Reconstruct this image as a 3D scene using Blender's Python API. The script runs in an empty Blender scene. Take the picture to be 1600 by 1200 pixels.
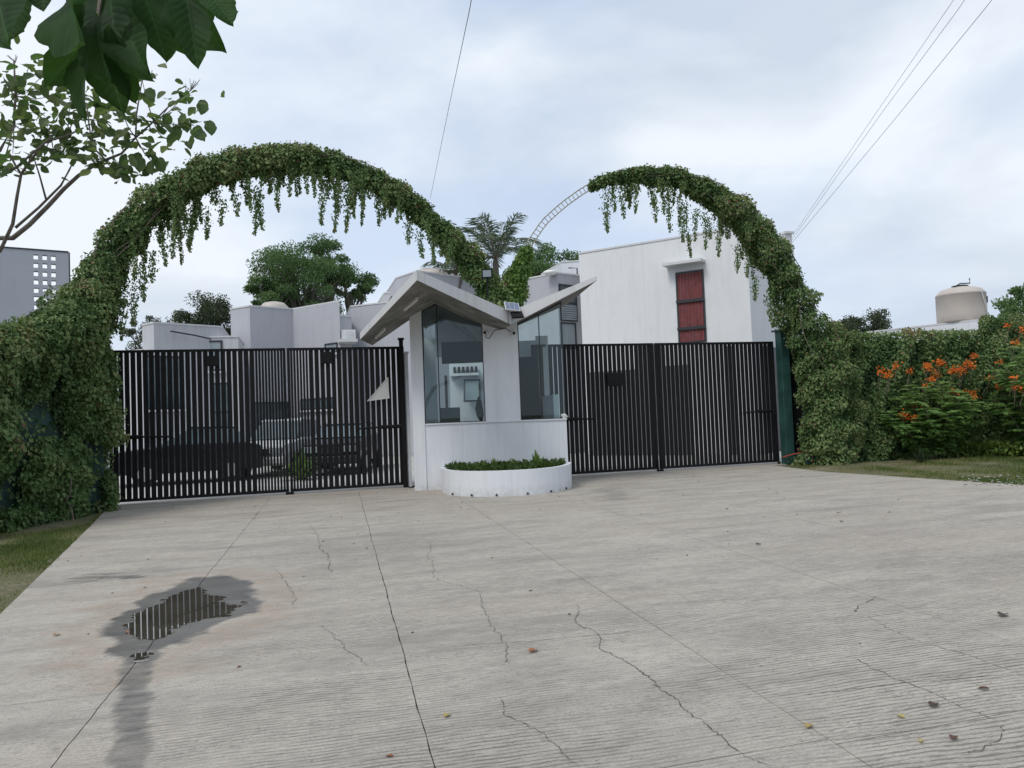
import bpy, math, random
import numpy as np
from mathutils import Matrix, Vector
rng = np.random.default_rng(7); random.seed(7)
scn = bpy.context.scene
COL = scn.collection
# ------------------------------------------------------------------ camera
FPX = 1202.0; ROLL = 0.0385; YAW = math.radians(74.4); EYE = 1.6; HY = 647.0
PITCH = math.atan((HY-600)/FPX*math.cos(ROLL))
F0 = np.array([math.cos(YAW), math.sin(YAW), 0]); R0 = np.array([math.sin(YAW), -math.cos(YAW), 0]); ZZ = np.array([0, 0, 1.])
FF = F0*math.cos(PITCH)+ZZ*math.sin(PITCH); UU = -F0*math.sin(PITCH)+ZZ*math.cos(PITCH)
RR = R0*math.cos(ROLL)-UU*math.sin(ROLL); UR = R0*math.sin(ROLL)+UU*math.cos(ROLL)
CP = np.array([0, 0, EYE])
cd = bpy.data.cameras.new('camera'); cam = bpy.data.objects.new('camera', cd); COL.objects.link(cam)
cd.sensor_fit = 'HORIZONTAL'; cd.sensor_width = 36; cd.lens = 36*FPX/1600; cd.clip_start = .05; cd.clip_end = 2000
m = Matrix.Identity(4)
for i in range(3):
    m[i][0] = RR[i]; m[i][1] = UR[i]; m[i][2] = -FF[i]; m[i][3] = CP[i]
cam.matrix_world = m; scn.camera = cam
# ------------------------------------------------------------------ world, sun
scn.view_settings.view_transform = 'Standard'; scn.view_settings.look = 'None'
scn.view_settings.gamma = 1; scn.view_settings.exposure = 0.32; scn.view_settings.use_curve_mapping = False
SUN_EL = math.radians(52); SUN_AZ = math.radians(-148)      # azimuth measured from +X, counter-clockwise
w = bpy.data.worlds.new('World'); scn.world = w; w.use_nodes = True
nt = w.node_tree; nt.nodes.clear()
def N(nt, t, **k):
    n = nt.nodes.new(t)
    for a, v in k.items():
        if a.startswith('i_'): n.inputs[a[2:].replace('_', ' ')].default_value = v
        else: setattr(n, a, v)
    return n
def L(nt, a, b): nt.links.new(a, b)
out = N(nt, 'ShaderNodeOutputWorld'); bg = N(nt, 'ShaderNodeBackground'); bg.inputs['Strength'].default_value = 0.1
sky = N(nt, 'ShaderNodeTexSky', sky_type='NISHITA', sun_disc=False, sun_elevation=SUN_EL, sun_rotation=math.pi/2-SUN_AZ)
tc = N(nt, 'ShaderNodeTexCoord'); mp = N(nt, 'ShaderNodeMapping'); mp.inputs['Scale'].default_value = (1, 1, 2.2); mp.inputs['Location'].default_value = (3.1, .4, .7)
n1 = N(nt, 'ShaderNodeTexNoise'); n1.inputs['Scale'].default_value = 2.1; n1.inputs['Detail'].default_value = 7; n1.inputs['Roughness'].default_value = .5; n1.inputs['Distortion'].default_value = .25
n2 = N(nt, 'ShaderNodeTexNoise'); n2.inputs['Scale'].default_value = 1.9; n2.inputs['Detail'].default_value = 8; n2.inputs['Roughness'].default_value = .52; n2.inputs['Distortion'].default_value = .4
r1 = N(nt, 'ShaderNodeValToRGB'); r1.color_ramp.elements[0].position = .38; r1.color_ramp.elements[0].color = (.35, .35, .35, 1); r1.color_ramp.elements[1].position = .55
r2 = N(nt, 'ShaderNodeValToRGB'); r2.color_ramp.elements[0].position = .40; r2.color_ramp.elements[1].position = .57
r2.color_ramp.elements[0].color = (5.1, 5.75, 6.7, 1); r2.color_ramp.elements[1].color = (7.1, 7.6, 8.2, 1)
blue = N(nt, 'ShaderNodeMix', data_type='RGBA'); blue.inputs[0].default_value = .72
blue.inputs[7].default_value = (4.9, 6.0, 7.9, 1)
mx = N(nt, 'ShaderNodeMix', data_type='RGBA')
L(nt, tc.outputs['Generated'], mp.inputs[0]); L(nt, mp.outputs[0], n1.inputs[0]); L(nt, mp.outputs[0], n2.inputs[0])
L(nt, n1.outputs[0], r1.inputs[0]); L(nt, n2.outputs[0], r2.inputs[0])
L(nt, sky.outputs[0], blue.inputs[6]); L(nt, r1.outputs[0], mx.inputs[0]); L(nt, blue.outputs[2], mx.inputs[6]); L(nt, r2.outputs[0], mx.inputs[7])
L(nt, mx.outputs[2], bg.inputs[0]); L(nt, bg.outputs[0], out.inputs[0])
sd = bpy.data.lights.new('sun', 'SUN'); sd.energy = 1.5; sd.angle = math.radians(22); sd.color = (1, .96, .9)
so = bpy.data.objects.new('sun', sd); COL.objects.link(so)
sdir = Vector((math.cos(SUN_EL)*math.cos(SUN_AZ), math.cos(SUN_EL)*math.sin(SUN_AZ), math.sin(SUN_EL)))
so.rotation_euler = sdir.to_track_quat('Z', 'Y').to_euler(); so.location = (0, 0, 30)
# ------------------------------------------------------------------ pixel -> place helpers
def ray(x, y): return FF+RR*(x-800)/FPX+UR*(600-y)/FPX
def gz(x, y, z=0.): r = ray(x, y); return CP+r*(z-EYE)/r[2]          # meets height z
def gY(x, y, Y): r = ray(x, y); return CP+r*Y/r[1]                   # meets the plane Y
def gd(x, y, d): r = ray(x, y); return CP+r*d/(r@F0)                 # at depth d
def hor(x): return HY-ROLL*(x-800)
def LD(l, d, z=0.): p = R0*l+F0*d; return np.array([p[0], p[1], z])
# ------------------------------------------------------------------ materials
def base_mat(name):
    mt = bpy.data.materials.new(name); mt.use_nodes = True; nt = mt.node_tree
    return mt, nt, nt.nodes['Principled BSDF']
def ramp(nt, stops, fac):
    r = N(nt, 'ShaderNodeValToRGB'); e = r.color_ramp.elements
    while len(e) < len(stops): e.new(.5)
    for q, (p, c) in zip(e, stops): q.position = p; q.color = (*c, 1) if len(c) == 3 else c
    L(nt, fac, r.inputs[0]); return r.outputs[0]
def pos(nt, scale=(1, 1, 1), rot=(0, 0, 0)):
    g = N(nt, 'ShaderNodeNewGeometry'); mp = N(nt, 'ShaderNodeMapping'); mp.inputs['Scale'].default_value = scale; mp.inputs['Rotation'].default_value = rot
    L(nt, g.outputs['Position'], mp.inputs[0]); return mp.outputs[0]
def noise(nt, vec, s, d=5, r=.55, dist=0):
    n = N(nt, 'ShaderNodeTexNoise'); n.inputs['Scale'].default_value = s; n.inputs['Detail'].default_value = d; n.inputs['Roughness'].default_value = r; n.inputs['Distortion'].default_value = dist
    L(nt, vec, n.inputs[0]); return n.outputs[0]
def mixc(nt, f, a, b, mode='MIX'):
    m = N(nt, 'ShaderNodeMix', data_type='RGBA', blend_type=mode)
    for i, v in ((0, f), (6, a), (7, b)):
        if hasattr(v, 'is_output') or hasattr(v, 'links'): L(nt, v, m.inputs[i])
        else: m.inputs[i].default_value = v if i == 0 else (*v, 1)
    return m.outputs[2]
def mth(nt, op, a, b=0., c=None):
    m = N(nt, 'ShaderNodeMath', operation=op)
    for i, v in enumerate((a, b) if c is None else (a, b, c)):
        if hasattr(v, 'links'): L(nt, v, m.inputs[i])
        else: m.inputs[i].default_value = v
    return m.outputs[0]
def mrange(nt, v, a, b, c=0., d=1.):
    m = N(nt, 'ShaderNodeMapRange')
    L(nt, v, m.inputs[0])
    for i, q in enumerate((a, b, c, d)): m.inputs[i+1].default_value = q
    return m.outputs[0]
def bump(nt, bsdf, h, st=.3, dist=.01):
    b = N(nt, 'ShaderNodeBump'); b.inputs['Strength'].default_value = st; b.inputs['Distance'].default_value = dist
    L(nt, h, b.inputs['Height']); L(nt, b.outputs[0], bsdf.inputs['Normal'])
def plain(name, c, rough=.6, metal=0., var=.12, s=6, bst=.1, spec=.5):
    mt, nt, b = base_mat(name); n = noise(nt, pos(nt), s)
    lo = tuple(v*(1-var) for v in c); hi = tuple(min(1, v*(1+var)) for v in c)
    L(nt, ramp(nt, [(.3, lo), (.7, hi)], n), b.inputs['Base Color'])
    b.inputs['Roughness'].default_value = rough; b.inputs['Metallic'].default_value = metal; b.inputs['Specular IOR Level'].default_value = spec
    if bst: bump(nt, b, noise(nt, pos(nt), s*8), bst, .005)
    return mt
def wallmat(name, c, dirt=.25, c2=None):
    mt, nt, b = base_mat(name)
    big = noise(nt, pos(nt), .7, 4); streak = noise(nt, pos(nt, (4, 4, .35)), 1.6, 6, .6); fine = noise(nt, pos(nt), 30, 3)
    c2 = c2 or tuple(v*.55 for v in c)
    a = mixc(nt, mrange(nt, streak, .5, .75, 0, dirt), c, c2)
    g = N(nt, 'ShaderNodeNewGeometry'); sp = N(nt, 'ShaderNodeSeparateXYZ'); L(nt, g.outputs['Position'], sp.inputs[0])
    low = mth(nt, 'MULTIPLY', mrange(nt, sp.outputs[2], 0, .22, 1, 0), mrange(nt, noise(nt, pos(nt), 9, 5), .35, .65))
    a = mixc(nt, mth(nt, 'MULTIPLY', low, .5), a, (c[0]*.45, c[1]*.4, c[2]*.33))
    a = mixc(nt, mrange(nt, big, .3, .7, 0, .14), a, tuple(v*.72 for v in c))
    pt = noise(nt, pos(nt, (1, 1, .6)), 3.2, 6, .62); a = mixc(nt, mrange(nt, pt, .48, .62, 0, .13), a, tuple(v*.78 for v in c)); a = mixc(nt, mrange(nt, noise(nt, pos(nt, (9, 9, .3)), 1.3, 5, .6), .56, .72, 0, dirt), a, c2)
    L(nt, a, b.inputs['Base Color']); b.inputs['Roughness'].default_value = .75; b.inputs['Specular IOR Level'].default_value = .3
    bump(nt, b, fine, .12, .006); return mt
def leafmat(name, stops, transl=.25, rough=.5, spec=.35):
    mt, nt, b = base_mat(name); at = N(nt, 'ShaderNodeAttribute', attribute_name='tint')
    c = ramp(nt, stops, at.outputs['Fac']); L(nt, c, b.inputs['Base Color']); b.inputs['Roughness'].default_value = rough; b.inputs['Specular IOR Level'].default_value = spec
    tr = N(nt, 'ShaderNodeBsdfTranslucent'); L(nt, mixc(nt, .5, c, (.16, .26, .03)), tr.inputs[0])
    ms = N(nt, 'ShaderNodeMixShader'); ms.inputs[0].default_value = transl
    o = nt.nodes['Material Output']; L(nt, b.outputs[0], ms.inputs[1]); L(nt, tr.outputs[0], ms.inputs[2]); L(nt, ms.outputs[0], o.inputs[0]); return mt
M = {}
M['wall'] = wallmat('white_render', (.68, .70, .73), .22)
M['wall_grey'] = wallmat('lilac_grey_render', (.43, .435, .47), .2)
M['wall_pale'] = wallmat('pale_grey_render', (.50, .505, .53), .3)
M['wall_big'] = wallmat('white_house_render', (.70, .71, .725), .18)
M['wall_tower'] = wallmat('blue_grey_render', (.36, .38, .42), .1)
M['fascia'] = wallmat('weathered_white_fascia', (.60, .605, .61), .35)
M['soffit'] = None
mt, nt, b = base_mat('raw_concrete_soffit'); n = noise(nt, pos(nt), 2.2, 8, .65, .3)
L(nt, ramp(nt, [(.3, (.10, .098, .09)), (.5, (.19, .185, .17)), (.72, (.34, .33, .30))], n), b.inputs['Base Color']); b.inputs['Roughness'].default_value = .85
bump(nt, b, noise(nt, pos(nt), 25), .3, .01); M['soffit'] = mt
M['black'] = plain('black_painted_steel', (.008, .008, .009), .6, 0, .3, 10, .05, .2)
M['greypost'] = plain('pale_post_paint', (.5, .52, .53), .6)
M['green_steel'] = plain('dark_green_painted_steel', (.018, .06, .052), .5, 0, .35, 4)
M['green_wall'] = plain('dark_green_painted_wall', (.018, .05, .042), .75, 0, .4, 3, .4)
M['rust_steel'] = plain('weathered_steel_tube', (.26, .25, .17), .6, .3, .35, 12)
M['aluminium'] = plain('dull_aluminium', (.4, .41, .42), .4, .7, .1)
M['white_plastic'] = plain('white_plastic', (.62, .63, .62), .4, 0, .06)
M['darkframe'] = plain('charcoal_window_frame', (.025, .027, .03), .4)
M['soil'] = plain('dark_soil', (.05, .035, .022), .9, 0, .4, 20, .6)
M['bark'] = plain('grey_brown_bark', (.12, .105, .09), .85, 0, .4, 14, .6)
M['stem'] = plain('pale_dry_stem', (.16, .13, .10), .8, 0, .3, 20)
M['beige'] = plain('beige_tank_plastic', (.47, .42, .38), .5, 0, .06, 2, .05)
M['carwhite'] = plain('white_car_paint', (.6, .61, .62), .25, 0, .03, 2, 0)
M['carblack'] = plain('black_car_paint', (.012, .013, .015), .25, 0, .1, 2, 0)
M['rubber'] = plain('tyre_rubber', (.02, .02, .02), .85)
M['curtain'] = plain('red_curtain_cloth', (.17, .042, .044), .85, 0, .25, 8)
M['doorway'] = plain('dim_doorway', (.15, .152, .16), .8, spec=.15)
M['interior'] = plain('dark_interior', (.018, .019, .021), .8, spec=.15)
M['screen'] = plain('dark_screen_plastic', (.02, .03, .035), .25)
M['sheet'] = wallmat('dirty_white_sheet', (.55, .56, .54), .5)
M['wire'] = plain('black_cable', (.03, .03, .035), .7)
M['greywire'] = plain('weathered_cable', (.12, .125, .13), .7)
M['red'] = plain('red_nylon_rope', (.4, .05, .03), .7)
M['solar'] = plain('solar_cell', (.12, .16, .24), .2, .2, .1, 20, 0)
M['tube_lamp'] = plain('white_lamp_tube', (.8, .8, .78), .35, 0, .02)
M['dark_hole'] = plain('dark_drain', (.02, .02, .02), .8)
def glassmat(name, tint, refl=1.0, base=.06):
    mt = bpy.data.materials.new(name); mt.use_nodes = True; nt = mt.node_tree; nt.nodes.clear()
    o = N(nt, 'ShaderNodeOutputMaterial'); t = N(nt, 'ShaderNodeBsdfTransparent'); t.inputs[0].default_value = (*tint, 1)
    g = N(nt, 'ShaderNodeBsdfGlossy'); g.inputs['Roughness'].default_value = .015; g.inputs[0].default_value = (.9, .95, .95, 1)
    fr = N(nt, 'ShaderNodeFresnel'); fr.inputs[0].default_value = 1.5; ms = N(nt, 'ShaderNodeMixShader')
    L(nt, mth(nt, 'MULTIPLY_ADD', fr.outputs[0], refl, base), ms.inputs[0]); L(nt, t.outputs[0], ms.inputs[1]); L(nt, g.outputs[0], ms.inputs[2]); L(nt, ms.outputs[0], o.inputs[0]); return mt
M['glass'] = glassmat('tinted_booth_glass', (.83, .90, .90), .75, .0)
mt, nt, b = base_mat('house_window_glass'); L(nt, ramp(nt, [(.3, (.05, .075, .09)), (.7, (.12, .16, .18))], noise(nt, pos(nt), 1.5)), b.inputs['Base Color']); b.inputs['Roughness'].default_value = .08; M['winglass'] = mt
mt, nt, b = base_mat('pale_louvre_glass'); L(nt, ramp(nt, [(.3, (.2, .24, .27)), (.7, (.3, .35, .37))], noise(nt, pos(nt), 1.5)), b.inputs['Base Color']); b.inputs['Roughness'].default_value = .12; M['paleglass'] = mt
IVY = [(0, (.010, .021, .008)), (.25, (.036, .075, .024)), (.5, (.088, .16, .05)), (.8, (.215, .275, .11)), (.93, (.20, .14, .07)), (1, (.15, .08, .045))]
M['ivy'] = leafmat('ivy_leaves', IVY, .2, .55, .3)
M['ivy_bright'] = leafmat('young_ivy_leaves', [(0, (.04, .08, .018)), (.5, (.10, .19, .04)), (1, (.22, .31, .09))], .3)
M['tree'] = leafmat('tree_leaves', [(0, (.035, .07, .028)), (.5, (.085, .165, .06)), (1, (.20, .29, .12))], .3)
M['tree_dark'] = leafmat('dusty_dark_leaves', [(0, (.02, .03, .016)), (.5, (.045, .065, .035)), (1, (.09, .10, .06))], .2)
M['crownleaf'] = leafmat('grey_green_crown_leaves', [(0, (.06, .08, .04)), (.5, (.11, .14, .07)), (1, (.19, .22, .12))], .5)
M['palm'] = leafmat('palm_leaves', [(0, (.06, .10, .06)), (.5, (.10, .14, .10)), (1, (.2, .24, .17))], .2)
M['feather'] = leafmat('feathery_leaves', [(0, (.05, .11, .028)), (.5, (.12, .23, .055)), (1, (.26, .38, .11))], .35)
M['lime'] = leafmat('lime_leaves', [(0, (.06, .11, .02)), (.5, (.13, .21, .04)), (1, (.22, .30, .08))], .35)
M['strap'] = leafmat('dark_strap_leaves', [(0, (.012, .022, .012)), (1, (.04, .06, .03))], .15)
M['grass'] = leafmat('grass_blades', [(0, (.055, .09, .022)), (.4, (.12, .155, .045)), (.7, (.22, .21, .09)), (1, (.34, .29, .17))], .25, .7, .15)
M['flower'] = leafmat('orange_petals', [(0, (.75, .09, .015)), (.6, (.88, .19, .025)), (1, (.9, .36, .05))], .35)
M['deadleaf'] = leafmat('dead_leaf', [(0, (.05, .025, .015)), (.5, (.34, .12, .05)), (1, (.40, .32, .10))], .1)
# big close leaves: veins
def bigleaf(name, c0, c1, tr):
    mt, nt, b = base_mat(name); uv = N(nt, 'ShaderNodeUVMap'); sx = N(nt, 'ShaderNodeSeparateXYZ'); L(nt, uv.outputs[0], sx.inputs[0])
    au = mth(nt, 'ABSOLUTE', mth(nt, 'SUBTRACT', sx.outputs[0], .5))
    v = mth(nt, 'SUBTRACT', sx.outputs[1], mth(nt, 'MULTIPLY', au, .55))
    s = mth(nt, 'ABSOLUTE', mth(nt, 'SINE', mth(nt, 'MULTIPLY', v, 34)))
    vein = mth(nt, 'MAXIMUM', mrange(nt, s, 0, .1, 1, 0), mrange(nt, au, .006, .02, 1, 0))
    col = ramp(nt, [(.3, c0), (.7, c1)], noise(nt, pos(nt), 9, 4)); col = mixc(nt, mth(nt, 'MULTIPLY', vein, .5), col, tuple(min(1, q*2.4) for q in c1))
    L(nt, col, b.inputs['Base Color']); b.inputs['Roughness'].default_value = .6; b.inputs['Specular IOR Level'].default_value = .15; bump(nt, b, s, .3, .004)
    t = N(nt, 'ShaderNodeBsdfTranslucent'); L(nt, mixc(nt, .6, col, (.09, .2, .02)), t.inputs[0]); ms = N(nt, 'ShaderNodeMixShader'); ms.inputs[0].default_value = tr
    o = nt.nodes['Material Output']; L(nt, b.outputs[0], ms.inputs[1]); L(nt, t.outputs[0], ms.inputs[2]); L(nt, ms.outputs[0], o.inputs[0]); return mt
M['bigleaf'] = bigleaf('broad_green_leaf', (.012, .03, .014), (.028, .07, .022), .42)
M['treeleaf'] = bigleaf('mid_green_leaf', (.065, .095, .05), (.11, .15, .075), .5)
# paving
def pavemat():
    mt, nt, b = base_mat('grooved_concrete')
    wob = noise(nt, pos(nt), .6, 2)
    big = noise(nt, pos(nt, (.45, 1, 1)), .45, 6, .6, .3); mid = noise(nt, pos(nt, (.5, 1.4, 1)), 2.2, 7, .62); fine = noise(nt, pos(nt), 60, 4, .7); grit = noise(nt, pos(nt), 220, 2, .6)
    base = ramp(nt, [(.28, (.305, .275, .232)), (.5, (.42, .382, .325)), (.74, (.51, .462, .39))], mid)
    base = mixc(nt, mrange(nt, big, .42, .68, 0, .55), base, (.37, .315, .265))
    base = mixc(nt, mrange(nt, fine, .42, .72, 0, .55), base, (.17, .16, .145))
    mott = noise(nt, pos(nt, (.7, 1.3, 1)), 11, 6, .7); base = mixc(nt, mrange(nt, mott, .5, .72, 0, .5), base, (.20, .19, .17)); base = mixc(nt, mrange(nt, mott, .30, .46, .4, 0), base, (.48, .46, .42))
    spk = mrange(nt, noise(nt, pos(nt), 34, 2, .5), .68, .73); base = mixc(nt, mth(nt, 'MULTIPLY', spk, .6), base, (.09, .08, .065))
    base = mixc(nt, mrange(nt, grit, .5, .8, 0, .5), base, (.50, .48, .45))
    # broomed grooves running along X, pitch 4.6 cm, broken up
    g = N(nt, 'ShaderNodeNewGeometry'); sp = N(nt, 'ShaderNodeSeparateXYZ'); L(nt, g.outputs['Position'], sp.inputs[0])
    y = mth(nt, 'ADD', sp.outputs[1], mth(nt, 'MULTIPLY', wob, .25)); y = mth(nt, 'ADD', y, mth(nt, 'MULTIPLY', noise(nt, pos(nt, (2, 6, 1)), 3, 3), .035))
    y = mth(nt, 'ADD', y, mth(nt, 'MULTIPLY', sp.outputs[0], .05))
    s = mth(nt, 'SINE', mth(nt, 'MULTIPLY', y, 2*math.pi/.038))
    groove = mrange(nt, s, .25, .8)
    brk = mrange(nt, noise(nt, pos(nt, (.8, 5, 1)), 5, 6, .7), .38, .54)
    patch = mrange(nt, noise(nt, pos(nt, (.5, 1, 1)), .8, 5, .6), .36, .56)
    near = mrange(nt, sp.outputs[1], 4.5, 11, 1.0, .12)
    left = mrange(nt, sp.outputs[0], -1.3, -.2, .12, 1.0)
    gm = mth(nt, 'MULTIPLY', mth(nt, 'MULTIPLY', groove, brk), mth(nt, 'MULTIPLY', mth(nt, 'MULTIPLY', patch, near), left))
    base = mixc(nt, mth(nt, 'MULTIPLY', gm, .66), base, (.095, .09, .08))
    # loose short dashes
    d2 = mrange(nt, noise(nt, pos(nt, (1.2, 16, 1)), 4.5, 5, .75), .545, .64)
    base = mixc(nt, mth(nt, 'MULTIPLY', d2, .6), base, (.12, .115, .105))
    d3 = mth(nt, 'MULTIPLY', mrange(nt, noise(nt, pos(nt, (5, 24, 1)), 4.2, 3, .6), .56, .62), mrange(nt, noise(nt, pos(nt, (.6, 1.3, 1)), 1.7, 5, .65), .42, .6)); base = mixc(nt, mth(nt, 'MULTIPLY', d3, .62), base, (.10, .094, .08))
    # tyre grime bands & stains
    st = mrange(nt, noise(nt, pos(nt, (.35, 1.6, 1)), .9, 5, .6, .6), .54, .72)
    base = mixc(nt, mth(nt, 'MULTIPLY', st, .48), base, (.16, .15, .135))
    # wetness from the mesh
    at = N(nt, 'ShaderNodeAttribute', attribute_name='wet'); wet = mrange(nt, mth(nt, 'ADD', at.outputs['Fac'], mth(nt, 'MULTIPLY', mth(nt, 'SUBTRACT', noise(nt, pos(nt, (.6, 1.6, 1)), 7, 7, .7), .5), mrange(nt, at.outputs['Fac'], 0, .3, 0, 1.5))), .12, .95)
    rim = N(nt, 'ShaderNodeAttribute', attribute_name='rim').outputs['Fac']
    base = mixc(nt, mth(nt, 'MULTIPLY', rim, .38), base, (.30, .22, .155))
    wetc = mixc(nt, mrange(nt, mid, .4, .6), (.085, .083, .078), (.125, .118, .105))
    base = mixc(nt, mrange(nt, wet, 0, 1, 0, .95), base, wetc)
    L(nt, base, b.inputs['Base Color'])
    L(nt, mrange(nt, wet, .2, 1, .85, .28), b.inputs['Roughness']); b.inputs['Specular IOR Level'].default_value = .4
    h = mth(nt, 'SUBTRACT', mth(nt, 'MULTIPLY', fine, .5), mth(nt, 'MULTIPLY', gm, 1.3)); bump(nt, b, h, .55, .006)
    return mt
M['pave'] = pavemat()
M['crack'] = plain('crack_dirt', (.085, .078, .066), .95, 0, .5, 30)
M['joint'] = plain('joint_dirt', (.03, .028, .022), .95, 0, .3, 20)
mt, nt, b = base_mat('puddle_water'); L(nt, ramp(nt, [(.3, (.04, .035, .027)), (.7, (.065, .06, .045))], noise(nt, pos(nt), 3)), b.inputs['Base Color']); b.inputs['Roughness'].default_value = .012; b.inputs['IOR'].default_value = 1.5; b.inputs['Specular IOR Level'].default_value = .8; M['water'] = mt
mt, nt, b = base_mat('grass_ground'); nn = noise(nt, pos(nt), 1.2, 8, .7); n3 = noise(nt, pos(nt), 18, 5, .7)
c = ramp(nt, [(.3, (.06, .075, .028)), (.5, (.13, .125, .06)), (.6, (.20, .17, .11)), (.72, (.30, .26, .19))], nn); c = mixc(nt, mrange(nt, n3, .4, .7, 0, .5), c, (.05, .055, .025)); L(nt, c, b.inputs['Base Color']); b.inputs['Roughness'].default_value = .95; bump(nt, b, n3, .6, .03); M['ground'] = mt
M['street'] = plain('street_concrete', (.44, .43, .41), .85, 0, .15, 1.5)
M['stone'] = plain('pale_stone', (.4, .39, .37), .8)
# ------------------------------------------------------------------ mesh helpers
ORG = {}
def tag(o, label=None, cat=None, group=None, kind=None):
    if label: o['label'] = label
    if cat: o['category'] = cat
    if group: o['group'] = group
    if kind: o['kind'] = kind
    return o
def empty(name, loc, label, cat, group=None):
    o = bpy.data.objects.new(name, None); COL.objects.link(o); o.location = Vector([float(v) for v in loc]); o.empty_display_size = .2
    ORG[o] = np.array(loc, float); return tag(o, label, cat, group)
class MB:
    def __init__(s): s.v = []; s.f = []; s.mi = []
    def add(s, vs, fs, mi=0):
        k = len(s.v); s.v += [tuple(float(c) for c in p) for p in vs]; s.f += [tuple(i+k for i in f) for f in fs]; s.mi += [mi]*len(fs); return s
    def box(s, a, b, mi=0):
        x0, y0, z0 = a; x1, y1, z1 = b
        return s.hexa([(x0, y0, z0), (x1, y0, z0), (x1, y1, z0), (x0, y1, z0)], [(x0, y0, z1), (x1, y0, z1), (x1, y1, z1), (x0, y1, z1)], mi)
    def hexa(s, lo, hi, mi=0):
        n = len(lo); fs = [tuple(range(n-1, -1, -1)), tuple(range(n, 2*n))]+[(i, (i+1) % n, n+(i+1) % n, n+i) for i in range(n)]
        return s.add(list(lo)+list(hi), fs, mi)
    def obox(s, c, ax, ay, az, mi=0):      # centre and half-axes
        c = np.array(c); ax = np.array(ax); ay = np.array(ay); az = np.array(az)
        q = [(-1, -1), (1, -1), (1, 1), (-1, 1)]
        return s.hexa([c+a*ax+b*ay-az for a, b in q], [c+a*ax+b*ay+az for a, b in q], mi)
    def tube(s, pts, r, n=6, mi=0, cap=True):
        pts = [np.array(p, float) for p in pts]; m = len(pts); r = [r]*m if np.isscalar(r) else r
        vs = []; up = np.array([.13, .21, 1.])
        for i, p in enumerate(pts):
            t = pts[min(i+1, m-1)]-pts[max(i-1, 0)]; t /= np.linalg.norm(t)+1e-9
            a = np.cross(t, up)
            if np.linalg.norm(a) < .05: a = np.cross(t, (1, 0, 0))
            a /= np.linalg.norm(a); b = np.cross(t, a)
            vs += [p+r[i]*(a*math.cos(2*math.pi*k/n)+b*math.sin(2*math.pi*k/n)) for k in range(n)]
        fs = [(i*n+k, i*n+(k+1) % n, (i+1)*n+(k+1) % n, (i+1)*n+k) for i in range(m-1) for k in range(n)]
        if cap: fs += [tuple(range(n-1, -1, -1)), tuple((m-1)*n+k for k in range(n))]
        return s.add(vs, fs, mi)
    def lathe(s, c, prof, n=24, mi=0):     # prof: (r, z)
        vs = [(c[0]+r*math.cos(2*math.pi*k/n), c[1]+r*math.sin(2*math.pi*k/n), c[2]+z) for r, z in prof for k in range(n)]
        m = len(prof); fs = [(i*n+k, i*n+(k+1) % n, (i+1)*n+(k+1) % n, (i+1)*n+k) for i in range(m-1) for k in range(n)]
        fs += [tuple(range(n-1, -1, -1)), tuple((m-1)*n+k for k in range(n))]; return s.add(vs, fs, mi)
    def build(s, name, mats, parent=None, smooth=False, bevel=0, root=None):
        me = bpy.data.meshes.new(name)
        rt = parent
        while rt is not None and rt.parent is not None: rt = rt.parent
        o0 = ORG.get(rt, np.zeros(3)) if rt is not None else np.zeros(3)
        me.from_pydata([tuple(np.array(p)-o0) for p in s.v], [], s.f); me.update()
        mats = mats if isinstance(mats, (list, tuple)) else [mats]
        for m_ in mats: me.materials.append(M[m_] if isinstance(m_, str) else m_)
        if len(mats) > 1: me.polygons.foreach_set('material_index', s.mi)
        if smooth: me.polygons.foreach_set('use_smooth', [True]*len(me.polygons))
        o = bpy.data.objects.new(name, me); COL.objects.link(o)
        if parent is not None: o.parent = parent
        if bevel:
            bv = o.modifiers.new('edge', 'BEVEL'); bv.width = bevel; bv.segments = 2; bv.limit_method = 'ANGLE'
        return o
def inst(o, off, parent=None, scale=None, rotz=None):   # shares mesh data
    c = o.copy(); COL.objects.link(c); c.parent = parent or o.parent; c.location = Vector([float(v) for v in off])
    if rotz is not None: c.rotation_euler = (0, 0, rotz)
    if scale is not None: c.scale = scale
    return c
def npmesh(name, verts, tris, mat, parent=None, tint=None, smooth=False):
    rt = parent
    while rt is not None and rt.parent is not None: rt = rt.parent
    if rt is not None: verts = verts-ORG.get(rt, np.zeros(3))
    me = bpy.data.meshes.new(name); nv = len(verts); nf = len(tris); k = tris.shape[1]
    me.vertices.add(nv); me.vertices.foreach_set('co', np.asarray(verts, np.float32).ravel())
    me.loops.add(nf*k); me.loops.foreach_set('vertex_index', np.asarray(tris, np.int32).ravel())
    me.polygons.add(nf); me.polygons.foreach_set('loop_start', np.arange(0, nf*k, k, dtype=np.int32)); me.polygons.foreach_set('loop_total', np.full(nf, k, np.int32))
    me.update(calc_edges=True); me.validate()
    me.materials.append(M[mat])
    if tint is not None:
        a = me.attributes.new('tint', 'FLOAT', 'POINT'); a.data.foreach_set('value', np.asarray(tint, np.float32))
    me.polygons.foreach_set('use_smooth', [bool(smooth)]*nf)
    o = bpy.data.objects.new(name, me); COL.objects.link(o)
    if parent is not None: o.parent = parent
    return o
def unit(a): return a/(np.linalg.norm(a, axis=-1, keepdims=True)+1e-9)
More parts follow.
